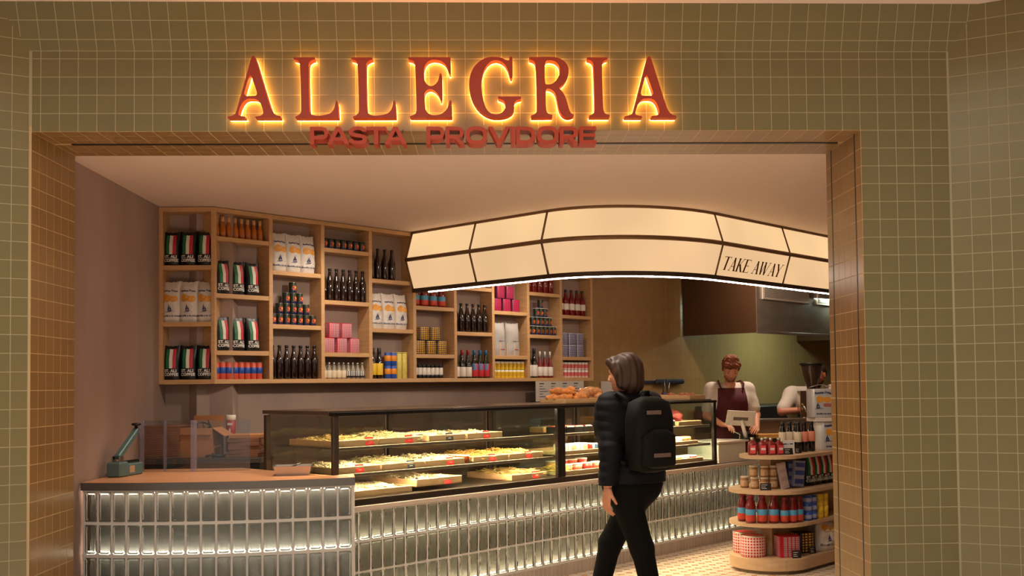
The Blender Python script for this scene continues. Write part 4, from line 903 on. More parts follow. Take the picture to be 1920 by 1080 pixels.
def deli():
    T1, T2, T0 = SHZ[1] + .001, SHZ[0] + .001, ZC0 + .001
    cols = {'salmon': (214, 96, 72), 'red': (186, 44, 36), 'white': (232, 226, 214), 'cream': (228, 208, 160), 'green': (96, 130, 60), 'dark': (44, 42, 40), 'blue': (60, 96, 120), 'tan': (196, 140, 84), 'yellow': (226, 176, 70), 'wine': (96, 26, 34)}
    def pk(name, cat, s, u, z, w, d, h, c, label, g=None, lidc=None):
        r = thing(name, label, cat, su(s, u, z), R45 + random.uniform(-.06, .06), g)
        mb = MB(); mb.bbox(-w / 2, w / 2, -d / 2, d / 2, 0, h, .004); mb.build('pack_body', mat('deli_' + c, cols[c], .35), r)
        mb = MB(); mb.bbox(-w / 2 * .9, w / 2 * .9, -d / 2 * .9, d / 2 * .9, h, h + .006, .002); mb.build('wrap', mat('deli_' + (lidc or 'white'), cols[lidc or 'white'], .25), r)
    def tub(s, u, z, R_, h, c, label, g=None):
        r = thing('deli_tub', label, 'tub', su(s, u, z), 0, g)
        mb = MB(); mb.lathe([(R_ * .85, 0), (R_, h), (R_ * .9, h)], 14); mb.build('tub_body', mat('deli_' + c, cols[c], .3), r)
        mb = MB(); mb.lathe(cyl(R_ * 1.05, h, h + .01), 14); mb.build('lid', mat('deli_white', cols['white'], .3), r)
    # top level
    for k in range(4): pk('meat_packet', 'packet', 6.47 + .115 * k, UT + .07, T1, .1, .13, .05, 'dark' if k % 2 else 'dark', f'{ORD[k]} from left of four dark packets with salmon tops, top level', 'dark packets in the deli case', 'salmon' if k < 2 else 'wine')
    for k in range(3): pk('meat_packet', 'packet', 6.5 + .14 * k, UT + .26, T1, .12, .16, .04, 'tan', f'{ORD[k]} from left of three tan packets behind the dark packets', 'tan packets in the deli case', 'cream')
    for k in range(4): pk('fish_packet', 'packet', 7.72 + .1 * k, UT + .07, T1, .088, .14, .052, 'blue', f'{ORD[k]} from left of four blue-black packets, top level right end', 'blue packets in the deli case', 'blue')
    tray('deli_tray', 8.12, UT, T1, .38, .5, .04, 'wooden tray holding a cured sausage at right end of the deli case')
    for k, (c, a) in enumerate((('tan', 0), ('wine', .06))):
        mb = MB(); pts = [(-.02 * t + .05 * t, .1 + .6 * t / 4, 0) for t in range(5)]; mb.tube([(x, y * .55, .0) for x, y, _ in pts], [.006, .028, .03, .028, .006], 8); o = mb.build('cured_sausage', mat('deli_' + c, cols[c], .6)); o.location = su(8.22 + k * .1, UT + .06, T1 + .04); o.rotation_euler = (0, 0, R45); tag(o, ('tan' if k == 0 else 'dark wine red') + ' cured sausage lying in the wooden tray of the deli case', 'sausage')
    mb = MB(); mb.lathe([(.02, 0), (.12, .03), (.13, .09), (.08, .13), (.02, .14)], 16, sq=(2.2, 1, .7)); o = mb.build('prosciutto_leg', mat('ham', (150, 70, 64), .5, noise=.2, nscale=18)); o.location = su(8.44, UT + .33, T1 + .002); tag(o, 'dark pink ham joint behind glass at right end of the deli case', 'ham')
    # middle level
    for (a, b) in ((6.45, 7.0), (7.72, 8.42)): tray('deli_tray', a, UT - .01, T2, b - a, .45, .032, f"low wooden tray on the middle level, {'left' if a < 7 else 'right'} half of the deli case")
    for k in range(7): pk('cheese_wedge', 'cheese', 6.50 + .05 * k, UT + .07, T2 + .009, .034, .1, .07, 'white' if k % 3 else 'cream', f'{ORD[k]} from left of seven white upright cheese packs, middle level', 'upright cheese packs')
    for k in range(3): pk('cheese_packet', 'packet', 6.87 + .04 * k, UT + .08, T2 + .009, .03, .1, .06, ('red', 'white', 'blue')[k], ('red', 'white', 'blue')[k] + ' striped packet beside the white cheese packs, middle level')
    for k, (c, R_) in enumerate((('white', .058), ('white', .06), ('cream', .062), ('white', .056), ('tan', .06))):
        mb = MB(); mb.lathe([(R_ * .9, 0), (R_, .01), (R_, .05), (R_ * .9, .06), (R_ * .3, .064)], 16); o = mb.build('soft_cheese', mat('deli_' + c, cols[c], .6)); o.location = su(7.82 + k * .125, UT + .075, T2 + .009); tag(o, f'{ORD[k]} from left of five small cheese wheels, middle level right side', 'cheese', 'small cheese wheels')
    for k in range(3):
        mb = MB(); mb.prism([(-.06, 0), (.06, 0), (.045, .05), (-.03, .07)], -.05, .05); o = mb.build('cheese_block', mat('deli_cream', cols['cream'], .6)); o.location = su(7.95 + k * .16, UT + .24, T2 + .009); o.rotation_euler = (0, 0, R45); tag(o, f'{ORD[k]} from left of three cream cheese blocks behind the wheels', 'cheese', 'cream cheese blocks')
    # bottom level
    for (a, b) in ((6.45, 7.05), (7.68, 8.5)): tray('deli_tray', a, UT - .01, T0, b - a, .45, .034, f"low wooden tray on the bottom level, {'left' if a < 7 else 'right'} half of the deli case")
    for k in range(4): tub(6.62 + .13 * k, UT + .09, T0 + .009, .05, .06, 'red' if k % 2 == 0 else 'salmon', f'{ORD[k]} from left of four red tubs with white lids, bottom level', 'red deli tubs')
    for k in range(4): tub(6.6 + .13 * k, UT + .24, T0 + .009, .05, .085, ('tan', 'red', 'salmon', 'red')[k], f'{ORD[k]} from left of four taller tubs behind the red tubs', 'taller deli tubs')
    heap('noodle_heap', 'heap of yellow noodles with a green corner, bottom level of deli case', 6.46, UT + .01, T0 + .009, .13, .2, .07, 'ribbon', P3, 200, seed=40)
    for k, c in enumerate(('wine', 'red', 'white', 'yellow', 'white', 'red')): pk('deli_packet', 'packet', 7.76 + .125 * k, UT + .08, T0 + .009, .115, .13, .04, c, f'{ORD[k]} from left of six flat deli packets, bottom level right side', 'flat deli packets', 'white')
    for k, c in enumerate(('red', 'dark', 'yellow')): pk('deli_packet', 'packet', 7.95 + .15 * k, UT + .25, T0 + .009, .13, .12, .09, c, f'{c} packet behind the flat deli packets on the bottom level', None, c)
deli()

# ------------------------------------------------------------------ lantern over the counter
def lantern():
    SL, UL = 6.25, 4.71; A_, B_ = 1.09, .86
    def path():
        pts = [(SL, 7.215 - k * (7.215 - UL - B_) / 8) for k in range(9)]
        pts += [(SL + A_ * (1 - math.cos(t)), UL + B_ * (1 - math.sin(t))) for t in [PI / 2 * k / 12 for k in range(1, 13)]]
        pts += [(SL + A_ + k * 1.1, UL) for k in range(1, 5)]
        return [Vector(p) for p in pts]
    P = path(); NP_ = len(P)
    def offs(o):
        out = []
        for k, p in enumerate(P):
            t = (P[min(k + 1, NP_ - 1)] - P[max(k - 1, 0)]).normalized(); out.append(p + Vector((t.y, -t.x)) * o)
        return out
    # outward is towards the customer: -s on the first leg, -u on the second
    o1 = offs(1.)[0] - P[0]; sg = 1. if o1.x < 0 else -1.
    rt_, rm = offs(0.), offs(.082 * sg)
    lv = [(2.926, rt_), (2.667, rm), (2.411, rt_)]
    w = lambda q, z: su(q.x, q.y, z)
    r = thing('lantern_canopy', 'large glowing cream faceted lantern canopy curving above the display cases', 'lamp', (0, 0, 0))
    joints = [0, 4, 8, 20, 21, 22, 23, 24]
    for t, nm, mm in ((0, 'upper', mat_emit('lantern_upper', (252, 207, 152), .97, .1)), (1, 'lower', mat_emit('lantern_lower', (248, 202, 150), .92, .08))):
        (z1, q1), (z0, q0) = lv[t], lv[t + 1]
        for a, b in zip(joints, joints[1:]):
            mb = MB(); n = b - a
            mb.grid(lambda u, v: w(q0[a + round(u * n)].lerp(q1[a + round(u * n)], v), z0 + (z1 - z0) * v), n, 1)
            mb.build('lantern_panel', mm, r)
    def rail(q, z, rad): mb = MB(); mb.tube([w(p, z) for p in q], rad, 6); return mb
    M_LBR = mat('lantern_bronze', (128, 96, 66), .45, metal=.4)
    rail(rt_, 2.921, .015).build('top_rail', M_LBR, r); rail(rm, 2.667, .019).build('middle_rail', M_LBR, r)
    mb = MB(); q = offs(.013 * sg); q2 = offs(-.03 * sg)
    mb.grid(lambda u, v: w(q[round(u * (NP_ - 1))], 2.376 + .036 * v), NP_ - 1, 1); mb.grid(lambda u, v: w(q2[round(u * (NP_ - 1))].lerp(q[round(u * (NP_ - 1))], v), 2.376), NP_ - 1, 1)
    mb.build('bottom_rail', M_BRONZE, r)
    mb = MB(); q = offs(.003 * sg)[1:]; q3 = offs(-.006 * sg)[1:]; mb.grid(lambda u, v: w(q3[round(u * (NP_ - 2))].lerp(q[round(u * (NP_ - 2))], v), 2.3655 + .009 * v), NP_ - 2, 1); mb.build('led_line', mat_emit('lantern_led', (255, 232, 214), 45.), r)
    for j in joints:
        for (z1, q1), (z0, q0) in ((lv[0], lv[1]), (lv[1], lv[2])): mb = MB(); mb.tube([w(q0[j], z0), w(q1[j], z1)], .011, 5); mb.build('mullion', M_LBR, r)
    # lettering TAKE AWAY on the lower panel of the second leg
    bar = lambda x0, y0, x1, y1, wd: (lambda dx, dy, l: [(x0 - dy / l * wd / 2, y0 + dx / l * wd / 2), (x0 + dy / l * wd / 2, y0 - dx / l * wd / 2), (x1 + dy / l * wd / 2, y1 - dx / l * wd / 2), (x1 - dy / l * wd / 2, y1 + dx / l * wd / 2)])(x1 - x0, y1 - y0, math.hypot(x1 - x0, y1 - y0))
    K, T = .14, .045
    ser = lambda x, y, l=.24: bar(x - l / 2, y, x + l / 2, y, T)
    tri = lambda x, y, s: [(x, y), (x + .05 * s, y), (x + .02 * s, y - .17)]
    gly = {
        'T': (.62, [bar(.31, 0, .31, 1, K), bar(.0, .984, .62, .984, T), tri(0, .98, 1), tri(.62, .98, -1), ser(.31, .016)]),
        'A': (.66, [bar(.1, 0, .36, 1, T), bar(.33, 1, .55, 0, K), bar(.17, .33, .46, .33, T), ser(.1, .016, .2), ser(.55, .016, .24)]),
        'K': (.68, [bar(.14, 0, .14, 1, K), bar(.17, .4, .54, 1, T), bar(.27, .56, .56, 0, K), ser(.14, .984), ser(.14, .016), ser(.55, .984, .2), ser(.58, .016, .2)]),
        'E': (.58, [bar(.14, 0, .14, 1, K), bar(.1, .984, .54, .984, T), bar(.14, .52, .4, .52, T), bar(.1, .016, .56, .016, T), tri(.54, .98, -1), [(.56, .02), (.51, .02), (.57, .2)], [(.4, .42), (.43, .42), (.43, .62), (.4, .62)], ser(.1, .984, .18), ser(.1, .016, .18)]),
        'W': (.98, [bar(.1, 1, .24, 0, K), bar(.24, 0, .48, 1, T), bar(.44, 1, .6, 0, K), bar(.6, 0, .88, 1, T), ser(.1, .984, .22), ser(.44, .984, .22), ser(.88, .984, .2)]),
        'Y': (.62, [bar(.08, 1, .31, .45, K), bar(.31, .45, .56, 1, T), bar(.31, 0, .31, .48, K), ser(.08, .984, .22), ser(.56, .984, .2), ser(.31, .016)])}
    txt = 'TAKE AWAY'; tot = sum(gly[c][0] if c != ' ' else .3 for c in txt); hgt = .108; sx = .955 / tot
    x = 7.395
    M_INK = mat('lantern_lettering', (84, 44, 20), .6)
    for c in txt:
        if c == ' ': x += .3 * sx; continue
        gw, polys = gly[c]; mb = MB()
        for k, p in enumerate(polys):
            a_ = sum(p[i][0] * p[(i + 1) % len(p)][1] - p[(i + 1) % len(p)][0] * p[i][1] for i in range(len(p)))
            p = p if a_ > 0 else p[::-1]
            pts = []
            for px, py in p:
                s = x + px * sx + py * hgt * .24; z = 2.462 + py * hgt; f = (z - 2.411) / .256; u = UL - .082 * f - .0025 - .0001 * k; pts.append(su(s, u, z))
            mb.face(pts)
        mb.build('letter', M_INK, r, kind='stuff'); x += gw * sx
lantern()

# ------------------------------------------------------------------ kitchen hood and cooking line
hd_ = thing('extractor_hood', 'stainless kitchen extractor hood with two pale filter grilles above the kitchen', 'hood', su(10.75, 6.35), R45)
M_HOOD = mat('hood_steel', (126, 112, 100), .42, metal=.6, noise=.15, nscale=3, stretch=(1, 1, 4)); M_HOODS = mat('hood_side', (84, 54, 32), .5, metal=.35)
mb = MB(); mb.bbox(0, .012, 0, 1.03, 2.108, 2.925, .003); mb.build('side_panel', M_HOODS, hd_)
mb = MB(); mb.bbox(2.86, 2.872, 0, 1.03, 2.108, 2.925, .003); mb.build('side_panel', M_HOODS, hd_)
mb = MB(); mb.bbox(.012, 2.86, 0, .012, 2.108, 2.925, .003); mb.build('front_panel', M_HOOD, hd_)
mb = MB(); mb.bbox(.012, 2.86, .012, 1.03, 2.74, 2.76, .003); mb.build('inner_roof', M_HOOD, hd_)
mb = MB(); mb.bbox(-.006, 2.878, -.014, 0, 2.1, 2.135, .003); mb.build('drip_edge', M_HOOD, hd_)
for x in (.13, 1.48):
    mb = MB(); mb.bbox(x, x + 1.12, -.02, 0, 2.505, 2.665, .003); g = mb.build('filter_grille', mat('grille_pale', (206, 190, 176), .4, metal=.5), hd_)
    mb = MB()
    for k in range(7): z = 2.535 + k * .017; mb.box(x + .03, x + 1.09, -.024, -.02, z, z + .009)
    mb.build('grille_slats', mat('grille_slat', (166, 152, 142), .4, metal=.5), g, kind='stuff')
cl_ = thing('cooking_line', 'black cooking line with pots against the kitchen wall under the hood', 'cooker', su(10.95, 6.6), R45)
mb = MB(); mb.bbox(0, 2.6, 0, .76, 0, .92, .006); mb.build('cooker_body', M_STEEL, cl_)
mb = MB(); mb.bbox(0, 2.6, .02, .76, .92, 1.24, .01); mb.build('cooker_back', mat('cooker_black', (26, 24, 26), .4), cl_)
for k in range(5): mb = MB(); mb.lathe(cyl(.02, 0, .03), 10); o = mb.build('control_knob', M_DARK, cl_); o.location = (.4 + .35 * k, -.015, .8); o.rotation_euler = (PI / 2, 0, 0)
# knife rail and utensils on the kitchen wall
kr = thing('knife_rail', 'dark blue-grey wall rail with a shiny pan lid on the ochre tiles', 'rail', su(9.86, 7.38, 1.53), R45)
mb = MB(); mb.bbox(0, .85, -.02, 0, 0, .035, .004); mb.build('rail_bar', mat('rail_blue', (70, 76, 96), .35, metal=.6), kr)
mb = MB(); mb.bbox(.25, .83, -.07, -.02, -.01, .05, .02); mb.build('rail_tray', mat('rail_blue', (70, 76, 96)), kr)
# ------------------------------------------------------------------ people: one smooth skin grown from a distance field
def sdf_mesh(prims, h, clips=(), ripple=None, pad=.03):
    """prims: ('cap',a,b,ra,rb,k) round cones or ('ell',c,R(3x3 rows),radii,k); smooth union, then planes (p,n) cut what lies along n. Returns verts, quads"""
    lo = np.full(3, 1e9); hi = -lo
    for p in prims:
        if p[0] == 'cap': pts = np.array([p[1], p[2]], float); r = max(p[3], p[4])
        else: pts = np.array([p[1]], float); r = max(p[3])
        lo = np.minimum(lo, pts.min(0) - r - pad); hi = np.maximum(hi, pts.max(0) + r + pad)
    n = np.ceil((hi - lo) / h).astype(int) + 1
    D = np.full(n, .2); ax = [lo[i] + h * np.arange(n[i]) for i in range(3)]
    for p in prims:
        k = p[-1]
        if p[0] == 'cap': pts = np.array([p[1], p[2]], float); r = max(p[3], p[4])
        else: pts = np.array([p[1]], float); r = max(p[3])
        a = np.maximum(((pts.min(0) - r - k - 2 * h - lo) / h).astype(int), 0); b = np.minimum(np.ceil((pts.max(0) + r + k + 2 * h - lo) / h).astype(int) + 1, n)
        X, Y, Zg = np.meshgrid(ax[0][a[0]:b[0]], ax[1][a[1]:b[1]], ax[2][a[2]:b[2]], indexing='ij'); Q = np.stack([X, Y, Zg], -1)
        if p[0] == 'cap':
            A, B = np.array(p[1], float), np.array(p[2], float); ba = B - A; t = np.clip(((Q - A) @ ba) / max(ba @ ba, 1e-9), 0, 1)
            d = np.linalg.norm(Q - A - t[..., None] * ba, axis=-1) - (p[3] + (p[4] - p[3]) * t)
        else:
            q = (Q - np.array(p[1])) @ np.array(p[2], float).T; rr = np.array(p[3], float)
            k0 = np.linalg.norm(q / rr, axis=-1); k1 = np.linalg.norm(q / rr ** 2, axis=-1); d = k0 * (k0 - 1) / np.maximum(k1, 1e-6)
        S = D[a[0]:b[0], a[1]:b[1], a[2]:b[2]]
        hh = np.maximum(k - np.abs(S - d), 0) / max(k, 1e-6); D[a[0]:b[0], a[1]:b[1], a[2]:b[2]] = np.minimum(S, d) - hh * hh * k * .25
    X, Y, Zg = np.meshgrid(*ax, indexing='ij')
    if ripple is not None: D = D + ripple(X, Y, Zg)
    for p, nn in clips:
        nn = np.array(nn, float); nn /= np.linalg.norm(nn)
        D = np.maximum(D, (X - p[0]) * nn[0] + (Y - p[1]) * nn[1] + (Zg - p[2]) * nn[2])
    ins = D < 0
    cs = [(i, j, k) for i in (0, 1) for j in (0, 1) for k in (0, 1)]; m = np.array(D.shape) - 1
    sub = lambda A, c: A[c[0]:c[0] + m[0], c[1]:c[1] + m[1], c[2]:c[2] + m[2]]
    cnt = sum(sub(ins, c).astype(int) for c in cs); act = (cnt > 0) & (cnt < 8)
    I = np.argwhere(act); vid = np.full(m, -1, int); vid[act] = np.arange(len(I)); pos = np.zeros((len(I), 3)); w = np.zeros(len(I))
    for c in cs:
        for ax_ in range(3):
            if c[ax_] == 0:
                c2 = list(c); c2[ax_] = 1
                d0 = D[I[:, 0] + c[0], I[:, 1] + c[1], I[:, 2] + c[2]]; d1 = D[I[:, 0] + c2[0], I[:, 1] + c2[1], I[:, 2] + c2[2]]
                x = (d0 < 0) != (d1 < 0); t = np.where(x, d0 / np.where(x, d0 - d1, 1), 0)
                q = np.tile(np.array(c, float), (len(I), 1)); q[:, ax_] = t; pos[x] += q[x]; w[x] += 1
    V = lo + h * (I + pos / np.maximum(w, 1)[:, None]); F = []
    for ax_ in range(3):
        o1, o2 = (ax_ + 1) % 3, (ax_ + 2) % 3
        sl = [slice(1, -1)] * 3; sl[ax_] = slice(0, -1); s2 = list(sl); s2[ax_] = slice(1, None)
        a, b = ins[tuple(sl)], ins[tuple(s2)]; E = np.argwhere(a != b); base = E + 1; base[:, ax_] -= 1
        flip = b[E[:, 0], E[:, 1], E[:, 2]]
        def cell(d1, d2): q = base.copy(); q[:, o1] += d1; q[:, o2] += d2; return vid[q[:, 0], q[:, 1], q[:, 2]]
        quad = np.stack([cell(-1, -1), cell(0, -1), cell(0, 0), cell(-1, 0)], 1); quad[flip] = quad[flip][:, ::-1]; F.append(quad)
    return V, np.concatenate(F)
def skin(name, parts, mats, parent=None, pick=None):
    """parts: list of (V,F) or (V,F,slot) joined in one mesh"""
    vs, fs, mi = [], [], []; o = 0
    for p in parts:
        vs.append(p[0]); fs.append(p[1] + o); o += len(p[0]); mi += [p[2] if len(p) > 2 else 0] * len(p[1])
    V = np.concatenate(vs); F = np.concatenate(fs); me = bpy.data.meshes.new(name)
    me.from_pydata(V.tolist(), [], F.tolist())
    for m in (mats if isinstance(mats, list) else [mats]): me.materials.append(m)
    if pick is not None: cen = V[F].mean(1); mi = pick(cen).astype(int).tolist()
    me.polygons.foreach_set('material_index', mi); me.polygons.foreach_set('use_smooth', [True] * len(F)); me.update()
    return link(name, me, parent)
def frame(f, up=(0, 0, 1)):
    f = Vector(f).normalized(); r = f.cross(Vector(up)).normalized(); u = r.cross(f); return r, f, u
def head_prims(c, f, up=(0, 0, 1), s=1.):
    r, f, u = frame(f, up); c = Vector(c); R = [r, f, u]; P = lambda a, b, d: tuple(c + (r * a + f * b + u * d) * s)
    pr = [('ell', P(0, -.008, .03), R, (.074 * s, .094 * s, .088 * s), .02), ('ell', P(0, .018, -.035), R, (.057 * s, .066 * s, .078 * s), .04),
          ('cap', P(0, .05, -.088), P(0, .062, -.085), .021 * s, .017 * s, .03), ('cap', P(0, .083, .012), P(0, .1, -.028), .008 * s, .013 * s, .014),
          ('cap', P(-.012, .088, -.033), P(.012, .088, -.033), .009 * s, .009 * s, .008), ('cap', P(-.045, .07, .026), P(.045, .07, .026), .012 * s, .012 * s, .02),
          ('cap', P(-.02, .076, -.057), P(.02, .076, -.057), .0075 * s, .0075 * s, .006), ('cap', P(-.016, .074, -.067), P(.016, .074, -.067), .009 * s, .009 * s, .006)]
    for q in (-1, 1): pr += [('ell', P(q * .076, -.012, -.002), R, (.011 * s, .02 * s, .033 * s), .008), ('ell', P(q * .042, .058, -.018), R, (.024 * s, .022 * s, .02 * s), .02)]
    return pr, P, R
def face_parts(P, R, parent, brow, s=1.):
    for q in (-1, 1):
        mb = MB(); mb.M = Matrix.Translation(P(q * .031, .076, .004)) @ Matrix(R).transposed().to_4x4(); mb.lathe([(.001, -.0075), (.011, -.004), (.013, 0), (.011, .004), (.001, .0075)], 10, 0, sq=(2, 1, .7)); mb.build('eye', mat('eye_dark', (40, 26, 20), .2), parent)
        mb = MB(); mb.tube([P(q * .016, .087, .026), P(q * .033, .085, .031), P(q * .052, .07, .025)], [.003, .0042, .002], 5); mb.build('eyebrow', brow, parent)
    mb = MB(); mb.tube([P(-.024, .077, -.0625), P(0, .0855, -.0615), P(.024, .077, -.0625)], [.0015, .003, .0015], 5); mb.build('mouth', mat('lip', (150, 70, 62), .5), parent)
def hand_prims(wr, d, nrm, curl=.5, s=1., side=1, spread=.0):
    """palm and five fingers; d along the hand, nrm out of the back of the hand, side=+1 thumb towards d x nrm"""
    d = Vector(d).normalized(); n = Vector(nrm); n = (n - d * n.dot(d)).normalized(); t = d.cross(n) * side; wr = Vector(wr); s = float(s)
    P = lambda a, b, c: wr + (d * a + t * b + n * c) * s
    pr = [('cap', tuple(P(-.03, 0, 0)), tuple(P(.02, 0, 0)), .026 * s, .024 * s, .02)]
    for k, b in enumerate((.03, .011, -.009, -.028)):
        pr.append(('cap', tuple(P(.015, b * .7, 0)), tuple(P(.085, b, 0)), .014 * s, .0115 * s, .012))
        L = (.042, .047, .043, .033)[k]; p = P(.088, b, 0); ang = 0.
        for j in range(3):
            ang += curl * (.55, .8, .6)[j]; l = L * (1, .68, .52)[j] * s
            q = p + (d * math.cos(ang) - n * math.sin(ang)) * l + t * spread * (b / .03) * l
            pr.append(('cap', tuple(p), tuple(q), (.0098, .0088, .008)[j] * s, (.009, .008, .0065)[j] * s, .003)); p = q
    p = P(.028, .03, -.004)
    pr.append(('cap', tuple(P(.01, .012, 0)), tuple(p), .018 * s, .015 * s, .012))
    q = P(.062, .052, -.018); pr.append(('cap', tuple(p), tuple(q), .0125 * s, .0105 * s, .006)); pr.append(('cap', tuple(q), tuple(P(.09, .05, -.034 - .02 * curl)), .0105 * s, .0085 * s, .004))
    return pr
SKIN = mat('skin', (206, 142, 112), .5); SKIN2 = mat('skin_ruddy', (196, 122, 92), .5)
def grow(prims, r): return [(*p[:3], p[3] + r, p[4] + r, p[5]) if p[0] == 'cap' else (*p[:3], tuple(q + r for q in p[3]), p[4]) for p in prims]

def walker():
    V3 = Vector; h = V3((-.50, .866, 0)); l = V3((-.866, -.50, 0)); up = V3((0, 0, 1))          # heading, his left
    pel = V3((.905, 6.70, .90)); ch = pel + up * .36 + h * .03; nk = pel + up * .545 + h * .05; hd = V3((.862, 6.715, 1.592))
    T = lambda v: tuple(v)
    sh = [ch + up * .125 + l * .15 * q + V3((.012, 0, 0)) for q in (1, -1)]
    legs = [(pel + l * .085 - up * .02, V3((.955, 6.66, .49)), V3((1.045, 6.70, .085))), (pel - l * .085 - up * .02, V3((.775, 6.83, .50)), V3((.69, 6.88, .13)))]
    arms = [(sh[0], V3((.752, 6.54, 1.115)), V3((.722, 6.48, .905))), (sh[1], V3((1.07, 6.90, 1.11)), V3((1.02, 7.03, .92)))]
    hp, P, R = head_prims(hd, (-.86, .46, -.08), s=1.0)
    torso = [('cap', T(pel - l * .06), T(pel + l * .06), .125, .125, .06), ('cap', T(pel + up * .1), T(ch), .12, .135, .08), ('cap', T(ch - l * .09), T(ch + l * .09), .125, .125, .08), ('cap', T(sh[0]), T(sh[1]), .07, .07, .07), ('cap', T(nk - up * .09), T(hd - up * .05), .058, .052, .03)]
    armp = []
    for a, b, c in arms: armp += [('cap', T(a), T(b), .056, .044, .04), ('cap', T(b), T(c), .043, .029, .03)]
    legp = []
    for a, b, c in legs: legp += [('cap', T(a), T(b), .088, .058, .05), ('cap', T(b), T(c), .056, .042, .03)]
    hands = hand_prims(arms[0][2] - up * .02, (-.12, -.08, -1), l, .55, .95, -1)
    hands2 = hand_prims(arms[1][2] - up * .02, (-.1, .1, -1), -l, .55, .95, 1)
    feet = []
    for (a, b, c), pitch in zip(legs, (-.0, -.02)):
        feet += [('cap', T(c + up * -.035 - h * .03), T(c - up * (c.z - .045) + h * .16), .042, .036, .03)]
    body = skin('person', [sdf_mesh(torso + armp + legp, .012), sdf_mesh(hp + [torso[-1]], .005), sdf_mesh(hands, .0042), sdf_mesh(hands2, .0042)], SKIN)
    tag(body, 'person walking past in dark quilted jacket and black trousers, seen from behind', 'person')
    jk = mat('quilted_navy', (13, 13, 20), .7, spec=.2)
    rp = lambda X, Y, Z_: .006 * (np.abs(np.sin(Z_ * PI / .062)) - .6) * -1
    skin('jacket', [sdf_mesh(grow(torso[:4] + armp, .027) + [('cap', T(nk - up * .06), T(nk + up * .015), .088, .074, .03), ('cap', T(pel - l * .07 + up * .05), T(pel + l * .07 + up * .05), .15, .15, .06)], .009, clips=[((0, 0, pel.z - .03), (0, 0, -1)), (T(arms[0][2] + up * .0), (0, 0, -1)), (T(nk + up * .055), (0, 0, 1))] , ripple=rp)], jk, body)
    skin('trousers', [sdf_mesh(grow(torso[:1] + legp, .017), .011, clips=[((0, 0, pel.z + .08), (0, 0, 1)), ((0, 0, .075), (0, 0, -1))])], mat('black_trousers', (12, 11, 12), .85, spec=.15), body)
    for k in (0, 1): skin('shoe', [sdf_mesh([feet[k], ('cap', T(legs[k][2] - h * .05 - up * (legs[k][2].z - .04)), T(legs[k][2] - up * (legs[k][2].z - .04) + h * .15), .04, .036, .03)], .008, clips=[((0, 0, .004), (0, 0, -1))])], mat('black_shoe', (16, 15, 15), .5), body)
    hr = [('ell', P(0, -.022, .045), R, (.095, .112, .092), .03), ('ell', P(0, -.05, -.035), R, (.09, .082, .105), .04), ('cap', P(.08, -.0, .0), P(.078, .0, -.07), .03, .024, .03), ('cap', P(-.08, -.0, .0), P(-.078, .0, -.07), .03, .024, .03), ('cap', P(-.04, .075, .085), P(.05, .075, .08), .026, .024, .03)]
    nz = lambda X, Y, Z_: .004 * np.sin(70 * X + 20 * Z_) * np.sin(60 * Y + 3) + .003 * np.sin(130 * X + 90 * Y)
    skin('hair', [sdf_mesh(hr, .006, ripple=nz)], mat('brown_hair', (60, 35, 21), .6, noise=.25, nscale=60, stretch=(1, 1, .15)), body)
    face_parts(P, R, body, mat('brown_hair'))
    # backpack, carried
    b = thing('backpack', 'black backpack worn by the walking person', 'backpack', T(ch - h * .25 + l * .03 - up * .28), math.atan2(-h.y, -h.x) + PI / 2)
    bk = mat('backpack_black', (9, 9, 10), .7, spec=.2)
    mb = MB(); mb.M = Matrix.Translation((0, 0, .235)); mb.lathe([(.3, -.235), (.86, -.215), (1, -.1), (1, .1), (.85, .2), (.35, .235)], 24, 0, sq=(3.2, .155, .095)); mb.build('main_compartment', bk, b)
    mb = MB(); mb.M = Matrix.Translation((0, -.085, .15)); mb.lathe([(.4, -.12), (1, -.1), (1, .08), (.5, .12)], 20, 0, sq=(3, .125, .045)); mb.build('front_pocket', bk, b)
    mb = MB(); mb.tube([(-.04, .05, .46), (-.03, .04, .5), (.03, .04, .5), (.04, .05, .46)], .009, 6); mb.build('grab_handle', bk, b)
    for q in (-1, 1): mb = MB(); mb.tube([(q * .1, .06, .44), (q * .12, .16, .49), (q * .13, .3, .42), (q * .14, .33, .25), (q * .15, .2, .1), (q * .13, .07, .05)], .016, 6); mb.build('shoulder_strap', bk, b)
    mb = MB(); mb.bbox(-.09, .02, -.096, -.088, .36, .385, .002); mb.build('reflective_strip', mat('strip_grey', (110, 90, 84), .5), b)
    mb = MB(); mb.bbox(-.07, .06, -.134, -.128, .1, .125, .002); mb.build('reflective_strip', mat('strip_grey'), b)
walker()

